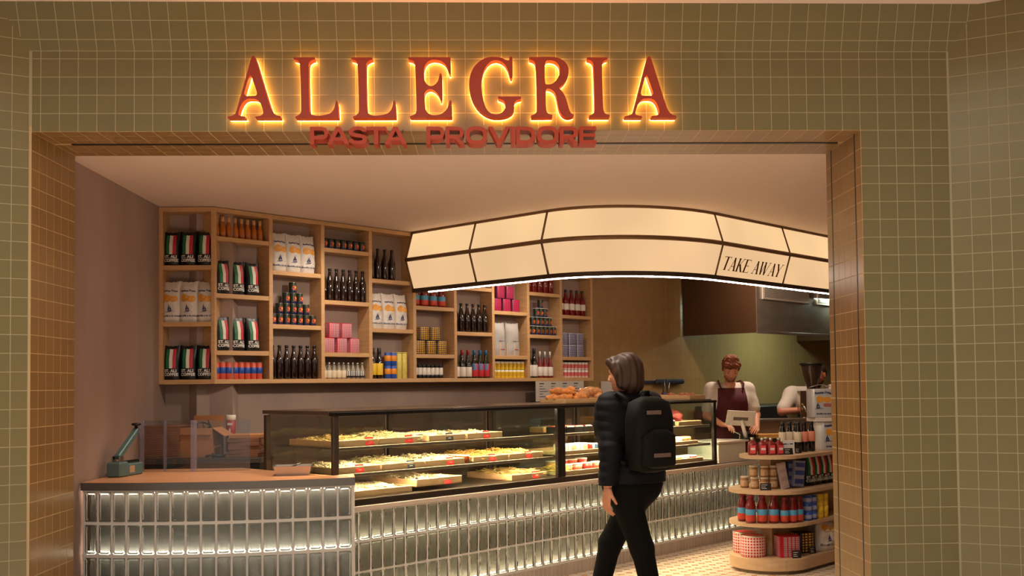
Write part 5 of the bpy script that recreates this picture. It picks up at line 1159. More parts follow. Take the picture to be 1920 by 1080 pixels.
def barista():
    V3 = Vector; T = lambda v: tuple(v); up = V3((0, 0, 1)); c0 = V3((2.53, 11.0, 0)); f = V3((-.08, -1, 0)).normalized(); r = f.cross(up)       # r: his right is at the picture's left
    pel = c0 + up * .98; ch = c0 + up * 1.32 + f * .02; nk = c0 + up * 1.50 + f * .04; hd = c0 + up * 1.672 + f * .115
    shl = [V3((2.345, 11.0, 1.455)), V3((2.715, 11.0, 1.455))]
    arms = [(shl[0], V3((2.275, 10.93, 1.19)), V3((2.38, 10.70, 1.10))), (shl[1], V3((2.79, 10.93, 1.19)), V3((2.735, 10.68, 1.06)))]
    legs = [(pel + V3((-.09, 0, -.04)), V3((2.43, 10.98, .52)), V3((2.42, 11.02, .09))), (pel + V3((.09, 0, -.04)), V3((2.63, 10.98, .52)), V3((2.64, 11.02, .09)))]
    hp, P, R = head_prims(hd, (-.05, -.80, -.58), (0, -.4, 1), 1.04)
    torso = [('cap', T(pel - V3((.07, 0, 0))), T(pel + V3((.07, 0, 0))), .12, .12, .06), ('cap', T(pel + up * .08), T(ch), .115, .135, .08), ('cap', T(ch - V3((.09, 0, 0))), T(ch + V3((.09, 0, 0))), .118, .118, .08), ('cap', T(shl[0]), T(shl[1]), .06, .06, .07), ('cap', T(nk - up * .1), T(hd - up * .03 - f * .05), .06, .054, .03)]
    armp = []
    for a, b, c in arms: armp += [('cap', T(a), T(b), .056, .044, .04), ('cap', T(b), T(c), .043, .028, .03)]
    legp = []
    for a, b, c in legs: legp += [('cap', T(a), T(b), .085, .056, .05), ('cap', T(b), T(c), .054, .042, .03)]
    h1 = hand_prims(arms[0][2] + V3((.01, -.03, 0)), (.35, -.75, -.1), (0, .1, 1), .6, .95, -1); h2 = hand_prims(arms[1][2] + V3((-.01, -.03, .0)), (-.25, -.8, .0), (.6, 0, .8), .75, .95, 1)
    body = skin('person', [sdf_mesh(torso + armp + legp, .012), sdf_mesh(hp + [torso[-1]], .0045), sdf_mesh(h1, .0042), sdf_mesh(h2, .0042)], SKIN)
    tag(body, 'person at the till in white t-shirt and burgundy apron, head bent down', 'person')
    wt_ = mat('white_tshirt', (206, 190, 176), .85)
    sl = []
    for a, b, c in arms: e = a.lerp(b, .72); sl.append(('cap', T(a), T(e), .078, .074, .04))
    skin('t_shirt', [sdf_mesh(grow(torso[:4], .016) + sl, .009, clips=[((0, 0, pel.z - .03), (0, 0, -1)), (T(nk + up * .035 + f * .05), (-.0, -.35, .94))], ripple=lambda X, Y, Z_: .003 * np.sin(40 * X + 30 * Z_) * np.sin(26 * Z_ - 20 * X))], wt_, body)
    skin('trousers', [sdf_mesh(grow(torso[:1] + legp, .016), .012, clips=[((0, 0, pel.z + .06), (0, 0, 1)), ((0, 0, .07), (0, 0, -1))])], mat('dark_trousers', (34, 32, 36), .8), body)
    for q in (0, 1): c = legs[q][2]; skin('shoe', [sdf_mesh([('cap', (c.x, c.y + .04, .045), (c.x, c.y - .17, .04), .042, .036, .03)], .01, clips=[((0, 0, .004), (0, 0, -1))])], mat('black_shoe', (16, 15, 15), .5), body)
    ap = mat('burgundy_apron', (78, 12, 23), .8)
    front = grow(torso[:4], .024)
    bib = sdf_mesh(front + [('cap', T(pel - V3((.1, 0, .1))), T(pel + V3((.1, 0, -.1))), .14, .15, .06), ('cap', T(pel - V3((.09, 0, .3))), T(pel + V3((.09, 0, -.3))), .14, .14, .1)], .01, clips=[((0, 0, 1.475), (0, 0, 1)), ((0, 0, .6), (0, 0, -1)), (T(ch + f * -.01), (0, 1, 0)), (T(c0 + V3((-.175, 0, 1.2))), (-1, 0, .12)), (T(c0 + V3((.175, 0, 1.2))), (1, 0, .12))])
    skin('apron', [bib], ap, body)
    for q in (-1, 1):
        mb = MB(); mb.tube([(2.53 + q * .115, 10.868, 1.468), (2.53 + q * .13, 10.9, 1.52), (2.53 + q * .12, 10.985, 1.55), (2.53 + q * .09, 11.09, 1.53)], [.009, .010, .010, .009], 6); mb.build('apron_strap', ap, body)
    hr = [('ell', P(0, -.02, .055), R, (.088, .105, .085), .03), ('ell', P(0, -.062, .0), R, (.074, .052, .075), .04), ('cap', P(-.05, .07, .1), P(.055, .075, .098), .034, .034, .03), ('cap', P(-.02, .02, .135), P(.03, .03, .132), .04, .036, .03), ('cap', P(.078, .005, .03), P(.077, .01, -.005), .014, .01, .02), ('cap', P(-.078, .005, .03), P(-.077, .01, -.005), .014, .01, .02)]
    nz = lambda X, Y, Z_: .007 * np.sin(160 * X + 60 * Z_ + 2 * np.sin(70 * Y)) * np.sin(150 * Y + 90 * Z_ + 2 * np.sin(60 * X))
    hm = mat('auburn_hair', (120, 60, 32), .7, noise=.25, nscale=40)
    skin('hair', [sdf_mesh(hr, .0055, ripple=nz)], hm, body); face_parts(P, R, body, hm)
    skin('beard', [sdf_mesh([('cap', P(-.052, .03, -.07), P(-.02, .062, -.092), .013, .018, .02), ('cap', P(.052, .03, -.07), P(.02, .062, -.092), .013, .018, .02), ('cap', P(-.02, .062, -.092), P(.02, .062, -.092), .02, .02, .02)], .005)], mat('stubble', (128, 74, 50), .8), body)
barista()

def worker():
    V3 = Vector; T = lambda v: tuple(v); up = V3((0, 0, 1))
    hd = V3((3.72, 11.75, 1.60)); ch = V3((3.56, 11.86, 1.24)); pel = V3((3.6, 12.05, .93)); nk = V3((3.66, 11.82, 1.44))
    shl = [V3((3.43, 11.80, 1.385)), V3((3.80, 11.92, 1.39))]
    arms = [(shl[0], V3((3.265, 11.64, 1.20)), V3((3.48, 11.52, 1.22))), (shl[1], V3((3.93, 11.8, 1.15)), V3((3.8, 11.58, 1.2)))]
    legs = [(pel + V3((-.09, 0, -.04)), V3((3.5, 12.02, .5)), V3((3.5, 12.08, .09))), (pel + V3((.09, 0, -.04)), V3((3.7, 12.02, .5)), V3((3.7, 12.08, .09)))]
    hp, P, R = head_prims(hd, (-.72, -.62, -.3), s=1.02)
    torso = [('cap', T(pel - V3((.07, 0, 0))), T(pel + V3((.07, 0, 0))), .13, .13, .06), ('cap', T(pel + up * .08), T(ch), .13, .14, .08), ('cap', T(shl[0]), T(shl[1]), .075, .07, .08), ('cap', T(ch + V3((-.08, 0, .03))), T(ch + V3((.1, 0, .03))), .125, .125, .08), ('cap', T(nk - up * .06), T(hd - up * .05), .06, .056, .03)]
    armp = []
    for a, b, c in arms: armp += [('cap', T(a), T(b), .06, .046, .04), ('cap', T(b), T(c), .045, .03, .03)]
    legp = []
    for a, b, c in legs: legp += [('cap', T(a), T(b), .085, .056, .05), ('cap', T(b), T(c), .054, .042, .03)]
    h1 = hand_prims(arms[0][2] + V3((.03, -.005, 0)), (1, -.2, -.1), (0, .2, 1), .7, .95, 1); h2 = hand_prims(arms[1][2] + V3((-.02, -.02, 0)), (-.6, -.7, 0), (0, 0, 1), .7, .95, -1)
    body = skin('person', [sdf_mesh(torso + armp + legp, .012), sdf_mesh(hp + [torso[-1]], .005), sdf_mesh(h1, .0045), sdf_mesh(h2, .0045)], SKIN2)
    tag(body, 'person in white shirt hunched behind the coffee grinder, arm reaching across', 'person')
    sl = []
    for a, b, c in arms: sl.append(('cap', T(a), T(a.lerp(b, .8)), .085, .078, .05))
    skin('shirt', [sdf_mesh(grow(torso[:4], .018) + sl, .01, clips=[((0, 0, pel.z - .03), (0, 0, -1))])], mat('white_tshirt', (206, 190, 176), .85), body)
    skin('trousers', [sdf_mesh(grow(torso[:1] + legp, .016), .012, clips=[((0, 0, pel.z + .06), (0, 0, 1)), ((0, 0, .07), (0, 0, -1))])], mat('wine_apron', (60, 16, 24), .8), body)
    for q in (0, 1): c = legs[q][2]; skin('shoe', [sdf_mesh([('cap', (c.x, c.y + .04, .045), (c.x - .03, c.y - .17, .04), .042, .036, .03)], .01, clips=[((0, 0, .004), (0, 0, -1))])], mat('black_shoe', (16, 15, 15), .5), body)
    hm = mat('dark_short_hair', (40, 26, 20), .8)
    skin('hair', [sdf_mesh([('ell', P(0, -.025, .045), R, (.08, .088, .075), .02), ('ell', P(0, -.06, .0), R, (.07, .05, .07), .03)], .006)], hm, body); face_parts(P, R, body, hm)
    skin('beard', [sdf_mesh([('cap', P(-.054, .02, -.06), P(-.02, .062, -.092), .015, .02, .02), ('cap', P(.054, .02, -.06), P(.02, .062, -.092), .015, .02, .02), ('cap', P(-.022, .06, -.092), P(.022, .06, -.092), .024, .024, .02)], .006)], hm, body)
worker()
# ------------------------------------------------------------------ round ended oak display stand at the right
GC, GR = Vector((2.30, 8.62)), .33
M_PALEOAK = mat('pale_oak', (192, 158, 122), .5, noise=.08, nscale=7, stretch=(1, 1, 6))
def stadium(r, ln=1.7, c=GC, n=18):
    d = Vector((S2, S2)); pts = []
    for k in range(n + 1):
        a = R45 + PI / 2 + PI * k / n; pts.append((c.x + r * math.cos(a), c.y + r * math.sin(a)))
    e = c + d * ln; nn = Vector((-S2, S2)); pts += [tuple(e - nn * r), tuple(e + nn * r)]; return pts
gs = thing('display_stand', 'pale oak display stand with rounded ends and four levels of groceries', 'display stand', (0, 0, 0))
def disc(name, r, z0, z1, m=M_PALEOAK, c=GC): mb = MB(); flat_prism(mb, stadium(r, c=c), z0, z1); return mb.build(name, m, gs)
disc('plinth', .29, 0, .03, mat('stand_kick', (150, 130, 108), .7)); disc('base_block', .33, .03, .118)
disc('shelf_board', .33, .372, .40); disc('shelf_board', .33, .632, .66); disc('shelf_board', .255, .912, .94, c=Vector((2.305, 8.57)))
mb = MB(); mb.M = Matrix.Translation((GC.x, GC.y, 0)) @ Matrix.Rotation(R45, 4, 'Z')
mb.bbox(-.06, 1.7, -.05, .05, .118, .372, .003); mb.bbox(-.06, 1.7, -.05, .05, .40, .632, .003); mb.bbox(-.06, 1.7, -.05, .05, .66, .912, .003); mb.build('spine_board', M_PALEOAK, gs, kind='stuff')
ZG = (.1185, .4005, .6605, .9405)

def sqbottle():
    r = thing('sauce_bottle', '', 'bottle'); mb = MB(); mb.lathe([(.94, 0), (1, .004), (1, .085), (.8, .1), (.36, .108), (.34, .122)], 16, 0, sq=(4.5, .033, .033)); mb.build('bottle_body', mat('red_chutney', (122, 32, 30), .2, coat=.3), r)
    mb = MB(); mb.lathe(cyl(.0145, .118, .136), 10); mb.build('cap', M_TINLID, r)
    mb = MB(); mb.bbox(-.023, .023, -.0345, -.0325, .012, .078, .0005); mb.build('front_label', mat('label_coral', (206, 70, 74), .6), r)
    mb = MB(); mb.box(-.017, .017, -.0352, -.0345, .04, .058); mb.build('label_panel', M_LWHITE, r); return r
SQ = Proto(sqbottle)
for k, p in enumerate(((2.135, 8.50), (2.21, 8.475), (2.278, 8.465), (2.346, 8.475))): SQ.place((*p, ZG[3]), .12 * k - .1, f'{ORD[k]} from left of four square red sauce bottles on the top board', 'square red sauce bottles')
SQ.place((2.16, 8.60, ZG[3]), .3, 'square red sauce bottle at the back left of the top board', 'square red sauce bottles')
SQ.place((2.27, 8.58, ZG[3]), .3, 'square red sauce bottle behind the third one on the top board', 'square red sauce bottles')
dress = Proto(bottle('dressing_bottle', G_BLACK, .031, .248, .0155, .66, M_CAPB, .03, M_LCREAM, (.34, .68), capr=.018)); dress2 = Proto(bottle('dressing_bottle', G_BLACK, .031, .248, .0155, .66, M_CAPB, .03, M_LPINK, (.34, .68), capr=.018))
for k, p in enumerate(((2.455, 8.745), (2.53, 8.80), (2.60, 8.87))): dress.place((*p, ZG[3]), 0, f'{ORD[k]} from left of three black dressing bottles with cream labels, back row', 'cream-labelled dressing bottles')
dress.place((2.585, 8.745, ZG[3]), 0, 'black dressing bottle with tall cream label beside the salmon-labelled pair', 'cream-labelled dressing bottles')
for k, p in enumerate(((2.655, 8.80), (2.735, 8.86))): dress2.place((*p, ZG[3]), 0, f"{('left', 'right')[k]} of the two black dressing bottles with salmon labels", 'salmon-labelled dressing bottles')
def card(name, x, y, z, w, h, label, rz=.35, m=None, g='black price cards on the stand'):
    r = thing(name, label, 'price card', (x, y, z), rz, g); mb = MB(); mb.M = Matrix.Rotation(-.15, 4, 'X'); mb.bbox(-w / 2, w / 2, 0, .006, 0, h, .001); mb.build('card', m or mat('card_black', (22, 20, 20), .5), r)
    mb = MB(); mb.M = Matrix.Rotation(-.15, 4, 'X')
    for k, l in ((.72, .7), (.45, .5), (.22, .62)): mb.box(-w * .4, -w * .4 + w * .8 * l, -.0008, 0, h * k, h * k + .004)
    mb.build('card_writing', M_LWHITE, r, kind='stuff')
card('price_card', 2.425, 8.465, ZG[3], .088, .052, 'black price card beside the red sauce bottles on the top board'); card('price_card', 2.545, 8.60, ZG[3], .075, .045, 'black price card in front of the dressing bottles on the top board', .6)
r = thing('leaflet_holder', 'small white leaflet stand with dark lettering among the dressing bottles', 'leaflet', (2.44, 8.53, ZG[3]), .3)
mb = MB(); mb.bbox(-.055, .06, 0, .012, 0, .105, .001); mb.build('leaflet', M_PAPERW, r); mb = MB(); add_text(mb, '&', .018, lambda x, z: (x, -.001, z + .076)); mb.box(-.045, -.012, -.001, 0, .078, .086); mb.box(.014, .046, -.001, 0, .078, .086); mb.build('lettering', M_NAVY, r, kind='stuff')
mb = MB(); mb.bbox(-.06, .065, .0, .02, .105, .112, .001); mb.build('holder_rim', M_LWHITE, r)
# potato chip tins, two stacked on the top board
def chip_tin(label, x, y, z, rz):
    r = thing('chip_tin', label, 'tin', (x, y, z), rz, 'white chip tins'); w, h = .2, .245
    mb = MB(); mb.lathe([(.98, 0), (1, .004), (1, h - .004), (.98, h)], 20, 0, sq=(7, w / 2, .085)); mb.build('tin_body', mat('tin_white', (198, 196, 198), .35, metal=.2), r)
    F = lambda a, b, e: (a, -.085 - e, b)
    mb = MB(); blob(mb, F, -.03, .155, .036, .03, 0, seed=2); blob(mb, F, .035, .152, .036, .028, 0, seed=4); mb.build('chip_print', M_CHIPO, r, kind='stuff')
    mb = MB(); boat(mb, F, -.05, .085, .055); add_text(mb, 'Patatas Fritas', .029, lambda a, b: (a, -.0872, b + .205 - 1.6 * a * a), bold=.001); add_text(mb, 'Bonilla a la vista', .02, lambda a, b: (a, -.0872, b + .026), bold=.0006); mb.build('lettering', M_NAVY, r, kind='stuff')
    mb = MB(); mb.box(.0, .07, -.0872, -.0866, .112, .117); mb.box(-.005, .075, -.0872, -.0866, .101, .107); mb.box(.005, .065, -.0872, -.0866, .091, .096); mb.build('small_lettering', M_FRED, r, kind='stuff')
    mb = MB(); mb.tube([(-.1, -.02, h - .01), (-.105, -.02, h + .012), (-.02, -.02, h + .035), (.02, -.02, h + .035), (.105, -.02, h + .012), (.1, -.02, h - .01)], .003, 5); mb.build('wire_handle', M_TINLID, r)
chip_tin('white chip tin standing on the top board beside dressing bottles', 2.93, 9.03, ZG[3], .2); chip_tin('white chip tin with wire handle stacked on top of another chip tin', 2.86, 9.0, ZG[3] + .282, .05)
mb = MB(); mb.bbox(-.12, .12, -.1, .1, 0, .035, .003); o = mb.build('tin_lid_board', M_LWHITE); o.location = (2.9, 9.02, ZG[3] + .2455); o.rotation_euler = (0, 0, .1); tag(o, 'thin white carton between the two stacked chip tins', 'carton')
# second board: jars, packets, coffee
def gjar():
    r = thing('condiment_jar', '', 'jar'); mb = MB(); mb.lathe([(.03, 0), (.035, .004), (.035, .07), (.031, .078)], 14); mb.build('jar_body', mat('jar_mustard', (160, 116, 70), .25, noise=.2, nscale=50), r)
    mb = MB(); mb.lathe(cyl(.0345, .078, .094), 14); mb.build('lid', M_LCREAM, r); mb = MB(); mb.lathe([(.0352, .016), (.0356, .017), (.0356, .06), (.0352, .061)], 14); mb.build('label_band', mat('jar_label', (196, 158, 120), .6, noise=.25, nscale=70), r); return r
GJ = Proto(gjar)
for k, p in enumerate(((2.105, 8.655), (2.165, 8.56), (2.235, 8.525), (2.312, 8.535))): GJ.place((*p, ZG[2]), 0, f'{ORD[k]} from left of four pale-lidded jars in lower layer, second board', 'pale-lidded jars')
for k, p in enumerate(((2.16, 8.575), (2.238, 8.53), (2.312, 8.54))): GJ.place((*p, ZG[2] + .0945), .2, f'{ORD[k]} from left of three pale-lidded jars in upper layer, second board', 'pale-lidded jars')
card('price_card', 2.215, 8.405, ZG[2], .09, .056, 'black price card in front of the pale-lidded jars', .0)
def flatbox(name, label, x, y, z, rz, ry, w, d, h, m, band, g):
    r = thing(name, label, 'packet', (x, y, z), rz, g); r.rotation_euler = (0, ry, rz); mb = MB(); mb.bbox(-w / 2, w / 2, -d / 2, d / 2, 0, h, .002); mb.build('carton', m, r)
    mb = MB()
    for a, b in ((.12, .3), (.45, .62), (.75, .92)): mb.box(-w / 2 + .006, w / 2 - .006, -d / 2 - .0012, -d / 2, h * a, h * b)
    mb.build('print_bands', band, r, kind='stuff')
M_PB = mat('pasta_box_blue', (60, 76, 150), .5); M_PBL = mat('pasta_box_pale', (150, 150, 178), .5)
flatbox('pasta_box', 'pale leaning packet between the jars and blue pasta boxes', 2.40, 8.50, ZG[2] + .004, .3, -.2, .07, .03, .215, mat('pale_packet', (186, 164, 166), .5), mat('pale_packet_band', (206, 186, 180), .5), None)
flatbox('pasta_box', 'blue pasta box standing upright behind the leaning one', 2.50, 8.64, ZG[2], .3, 0, .1, .035, .21, M_PB, M_PBL, 'blue pasta boxes'); flatbox('pasta_box', 'blue pasta box leaning to the right beside coffee bags', 2.53, 8.60, ZG[2] + .006, .4, .1, .105, .035, .215, M_PBL, M_PB, 'blue pasta boxes')
for k, (x, y, a) in enumerate(((2.655, 8.72, .45), (2.735, 8.80, .45), (2.815, 8.88, .45), (2.895, 8.96, .45))): PR['coffee'].place((x + .02, y + .05, ZG[2]), a, f'{ORD[k]} from left of four black coffee bags on the display stand', 'coffee bags on the stand')
# third board: passata
PB = Proto(lambda: make_passata(.041, .222)); PS = Proto(lambda: make_passata(.033, .205, 'sauce_bottle'))
for k, p in enumerate(((2.058, 8.545), (2.09, 8.41), (2.18, 8.395), (2.27, 8.385))): PB.place((*p, ZG[1]), 0, f'{ORD[k]} from left of four large passata bottles on the third board', 'large passata bottles')
for k, p in enumerate(((2.352, 8.368), (2.425, 8.385), (2.49, 8.43))): PS.place((*p, ZG[1]), 0, f'{ORD[k]} from left of three smaller red sauce bottles on the third board', 'smaller red sauce bottles')
BC = Proto(lathed('fish_can', 'can', [('can_body', cyl(.036, 0, .066), M_CANSKY), ('can_lid', [(.033, .066), (.034, .0675), (.033, .068)], M_TINLID), ('print_band', [(.0362, .015), (.0368, .016), (.0368, .045), (.0362, .046)], M_PBL)]))
YC = Proto(lathed('yellow_tin', 'can', [('can_body', cyl(.036, 0, .098), M_LYEL), ('can_lid', [(.033, .098), (.034, .0995), (.033, .1)], M_TINLID), ('print_band', [(.0362, .03), (.0368, .031), (.0368, .06), (.0362, .061)], mat('yellow_script', (206, 166, 40), .5, noise=.35, nscale=60))]))
for j in range(3):
    for k, p in enumerate(((2.585, 8.52), (2.645, 8.58))): BC.place((*p, ZG[1] + .0685 * j), 0, f"{('left', 'right')[k]} blue can, {('lower', 'middle', 'upper')[j]} layer of the stack, third board", 'blue cans on the stand')
for j in range(2):
    for k, p in enumerate(((2.725, 8.66), (2.785, 8.72))): YC.place((*p, ZG[1] + .1005 * j), 0, f"{('left', 'right')[k]} yellow can in {('lower', 'upper')[j]} layer of the stack, third board", 'yellow cans on the stand')
# base: large tins and chip bags
def bigtin(m, lid):
    def f():
        r = thing('large_tin', '', 'tin'); mb = MB(); mb.lathe([(.098, 0), (.1, .003), (.1, .165), (.098, .168)], 24); mb.build('tin_body', m, r)
        mb = MB(); mb.lathe([(.101, .162), (.102, .166), (.101, .17), (.09, .17), (.09, .166)], 24); mb.build('rim', lid, r); return r
    return f
bt = Proto(bigtin(mat_check('tin_redprint', (222, 210, 202), (196, 48, 48), 26, 21, .68, op='MINIMUM'), M_TINLID))
bt.place((2.135, 8.53, ZG[0]), .5, 'large white tin with red printed pattern, front left of the base', 'large red-patterned tins'); bt.place((2.12, 8.74, ZG[0]), .8, 'large white tin with red pattern standing behind its twin', 'large red-patterned tins')
def bigsq(m, side, w, d, h, label, x, y, rz):
    r = thing('checked_tin', label, 'tin', (x, y, ZG[0]), rz, 'large square tins on the base'); mb = MB(); mb.lathe([(.97, 0), (1, .004), (1, h - .004), (.97, h)], 28, 0, sq=(6, w / 2, d / 2), mf=[1, 0, 1]); mb.build('tin_body', [m, side], r)
    mb = MB(); mb.box(-w / 2 - .001, -w / 2 + .024, -d / 2 - .0006, -d / 2 + .02, .004, h - .004); mb.build('side_seam', side, r)
bigsq(CK('check_red', 0, 0, 0, 0), mat('tin_red'), .175, .16, .17, 'large square tin with red and grey check, middle of the base', 2.40, 8.49, .15)
bigsq(CK('check_yellow', 0, 0, 0, 0), mat('tin_navy'), .15, .15, .165, 'large square tin with yellow check and navy side', 2.585, 8.69, .35)
card('price_card', 2.45, 8.375, ZG[0], .075, .06, 'black price card leaning on the red checked tin', .2); card('price_card', 2.645, 8.58, ZG[0], .07, .055, 'black price card in front of the yellow checked tin', .5)
CB = Proto(lambda: make_chips(.2, .25, .14, 11))
for k, p in enumerate(((2.80, 8.78), (2.80, 8.965))): CB.place((*p, ZG[0]), .5, f"{('front', 'rear')[k]} large white chip bag at the right of the base", 'chip bags on the base')

# ------------------------------------------------------------------ things on the service counter and the bench behind it
def sealer():
    r = thing('impulse_sealer', 'teal metal bag sealer with raised lever on the oak counter', 'sealer', (-2.43, 6.90, .9625), math.radians(78))
    G = mat('sealer_teal', (84, 112, 112), .4, metal=.2); mb = MB()
    mb.bbox(0, .30, -.036, .036, 0, .08, .008); mb.build('base', G, r)
    mb = MB(); mb.bbox(-.004, .1, -.05, .05, 0, .098, .01); mb.build('transformer_housing', G, r)
    mb = MB(); mb.bbox(.11, .29, -.012, .012, .085, .1, .002); mb.build('seal_bar', M_DARK, r)
    mb = MB()
    mb.bbox(.02, .07, -.03, -.022, .09, .135, .002); mb.build('hinge_plate', M_STEEL, r); mb = MB(); mb.bbox(.02, .07, .022, .03, .09, .135, .002); mb.build('hinge_plate', M_STEEL, r)
    mb = MB(); mb.M = Matrix.Translation((.045, 0, .12)) @ Matrix.Rotation(-math.radians(36), 4, 'Y'); mb.bbox(0, .29, -.02, .02, -.014, .024, .006); mb.build('lever_arm', G, r)
    mb = MB(); mb.M = Matrix.Translation((.27, 0, .292)); mb.lathe([(.012, 0), (.01, .03), (.03, .035), (.032, .044), (.02, .05)], 12); mb.build('knob', M_DARK, r)
    mb = MB(); mb.bbox(.13, .19, -.0375, -.036, .02, .066, .0005); mb.build('rating_label', mat('label_buff', (176, 140, 112), .6), r)
sealer()
def gn_pan():
    r = thing('steel_pan', 'shallow stainless steel pan on the end of the oak counter', 'pan', (-1.285, 6.94, .9625), .1); M = mat('pan_steel', (190, 176, 166), .25, metal=1)
    w, d, h = .12, .085, .06; i0 = 0; mb = MB()
    q = lambda s, z, o=0: [(-w * s - o, -d * s - o, z), (w * s + o, -d * s - o, z), (w * s + o, d * s + o, z), (-w * s - o, d * s + o, z)]
    a, b, c, d_, e = q(.88, 0), q(1, h), q(1, h, .01), q(.98, h - .001), q(.86, .003)
    mb.face(a[::-1]); mb.face(e)
    for k in range(4):
        n = (k + 1) % 4; mb.face([a[k], a[n], b[n], b[k]]); mb.face([b[k], b[n], c[n], c[k]]); mb.face([e[n], e[k], d_[k], d_[n]]); mb.face([d_[k], c[k], c[n], d_[n]])
    mb.build('pan_body', M, r)
    mb = MB(); mb.tube([(-.06, .02, .02), (0, 0, .055), (.05, -.02, .075)], [.004, .006, .005], 6); mb.build('scoop_handle', M_STEEL, r)
gn_pan()
ag = thing('acrylic_guard', 'clear acrylic guard standing on the oak counter in front of boxes', 'guard', (0, 0, 0)); M_AC = mat_clear('acrylic', (240, 242, 245), .07, .04); M_ACE = mat('acrylic_edge', (150, 140, 150), .3, spec=.8)
for a, b in (((-2.40, 7.36), (-2.03, 7.30)), ((-2.02, 7.30), (-1.66, 7.36))):
    mb = MB(); dx, dy = b[0] - a[0], b[1] - a[1]; l = math.hypot(dx, dy); mb.M = Matrix.Translation((*a, .963)) @ Matrix.Rotation(math.atan2(dy, dx), 4, 'Z'); mb.box(0, l, -.003, .003, 0, .35); mb.build('acrylic_pane', M_AC, ag)
for x, y, w in ((-2.40, 7.36, .016), (-2.235, 7.338, .010), (-2.03, 7.30, .02)):
    mb = MB(); mb.bbox(x - w, x + w, y - .006, y + .006, .963, 1.313, .002); mb.build('acrylic_edge', mat_frost('acrylic_fin', (224, 220, 236), .2), ag)
# bench with boxes
bn = thing('back_bench', 'dark stainless bench behind the oak counter carrying cardboard boxes', 'bench', (-2.515, 7.62, 0))
mb = MB(); mb.bbox(0, .87, 0, .48, .99, 1.03, .003); mb.build('bench_top', mat('bench_steel', (92, 86, 82), .35, metal=.7), bn)
mb = MB(); mb.bbox(.01, .86, .02, .46, .1, .99, .003); mb.build('bench_body', mat('bench_dark', (44, 38, 34), .5), bn)
for x in (.03, .84):
    for y in (.04, .44): mb = MB(); mb.lathe(cyl(.018, 0, .1), 8, c=(x, y)); mb.build('leg', M_DARK, bn)
M_KRAFT = mat('kraft', (164, 108, 66), .8, noise=.06, nscale=6, rnd=.08); M_KRAFTD = mat('kraft_dark', (128, 86, 62), .8, noise=.08, nscale=8, rnd=.1)
for k in range(16):
    mb = MB(); mb.bbox(-.135, .135, -.135, .135, 0, .0142, .002); o = mb.build('pizza_box', M_KRAFTD); o.location = (-2.368 + random.uniform(-.004, .004), 7.79, 1.0305 + .0147 * k); tag(o, 'flat brown cardboard box in the tall stack behind the acrylic guard', 'box', 'flat boxes in the tall stack')
    o['label'] = f'flat brown box, {["lowest", "second", "third", "fourth", "fifth", "sixth", "seventh", "eighth", "ninth", "tenth", "eleventh", "twelfth", "thirteenth", "fourteenth", "fifteenth", "topmost"][k]} from below in the tall left stack'
for k in range(6):
    w = .115 - (.004 if k % 2 else 0); mb = MB(); mb.bbox(-w, w, -.12, .12, 0, .027, .002); o = mb.build('takeaway_box', M_KRAFT if k == 5 else M_KRAFTD); o.location = (-1.775 + (.006 if k % 2 else -.004), 7.78, 1.0305 + .0275 * k); o.rotation_euler = (0, 0, .06 * (k % 3 - 1))
    tag(o, f'brown takeaway box, {["lowest", "second", "third", "fourth", "fifth", "topmost"][k]} from below in the low right stack', 'box', 'boxes in the low stack')
r = thing('cardboard_box', 'open cardboard box with raised flaps and black cables inside', 'box', (-2.105, 7.79, 1.0305), -.12); w, d, h = .115, .12, .215
for a in ((-w, w, -d, -d + .004), (-w, w, d - .004, d), (-w, -w + .004, -d + .004, d - .004), (w - .004, w, -d + .004, d - .004)): mb = MB(); mb.box(*a, 0, h); mb.build('box_wall', M_KRAFT, r)
mb = MB(); mb.box(-w, w, -d, d, 0, .004); mb.build('box_bottom', M_KRAFT, r)
for nm, T_, ang, ax, L_, hw in (('back', (0, d - .002, h), -.2, 'X', .085, w), ('right', (w - .002, 0, h), 2.15, 'Y', .11, d), ('front', (0, -d + .002, h), 2.9, 'X', .05, w)):
    mb = MB(); mb.M = Matrix.Translation(T_) @ Matrix.Rotation(ang, 4, ax); mb.box(*((-hw, hw, -.002, .002) if ax == 'X' else (-.002, .002, -hw * .8, hw * .8)), 0, L_); mb.build('flap', M_KRAFT, r)
for k in range(4):
    mb = MB(); mb.tube([(-.07 + .05 * k, -.05 + .02 * k, .15), (-.06 + .04 * k, -.04, .235 + .012 * k), (0 + .02 * k, 0, .255 - .006 * k), (.05, .03, .23), (.06 - .03 * k, .05, .14)], .005, 5); o = mb.build('cable', M_DARK, r)
r = thing('wipes_tube', 'tall red tube with white ends behind the open cardboard box', 'tube', (-1.93, 7.93, 1.0305))
mb = MB(); mb.lathe(cyl(.036, .03, .262), 16); mb.build('tube_body', mat('tube_red', (160, 34, 30), .4), r); mb = MB(); mb.lathe(cyl(.0365, .262, .30), 16); mb.build('tube_cap', M_LWHITE, r); mb = MB(); mb.lathe(cyl(.0365, 0, .03), 16); mb.build('tube_foot', M_LWHITE, r)
mb = MB(); mb.box(-.018, .018, -.038, -.0355, .225, .242); mb.box(-.006, .006, -.038, -.0355, .06, .2); mb.build('tube_print', M_LWHITE, r, kind='stuff')
mb = MB(); mb.tube([(-.06, -.01, .012), (-.02, 0, .02), (.03, .01, .014), (.07, .012, .012)], [.008, .014, .012, .01], 8); o = mb.build('hand_scanner', M_DARK); o.location = (-1.985, 7.67, 1.0305); tag(o, 'small black tool lying at the bench edge beside the cardboard box', 'tool')
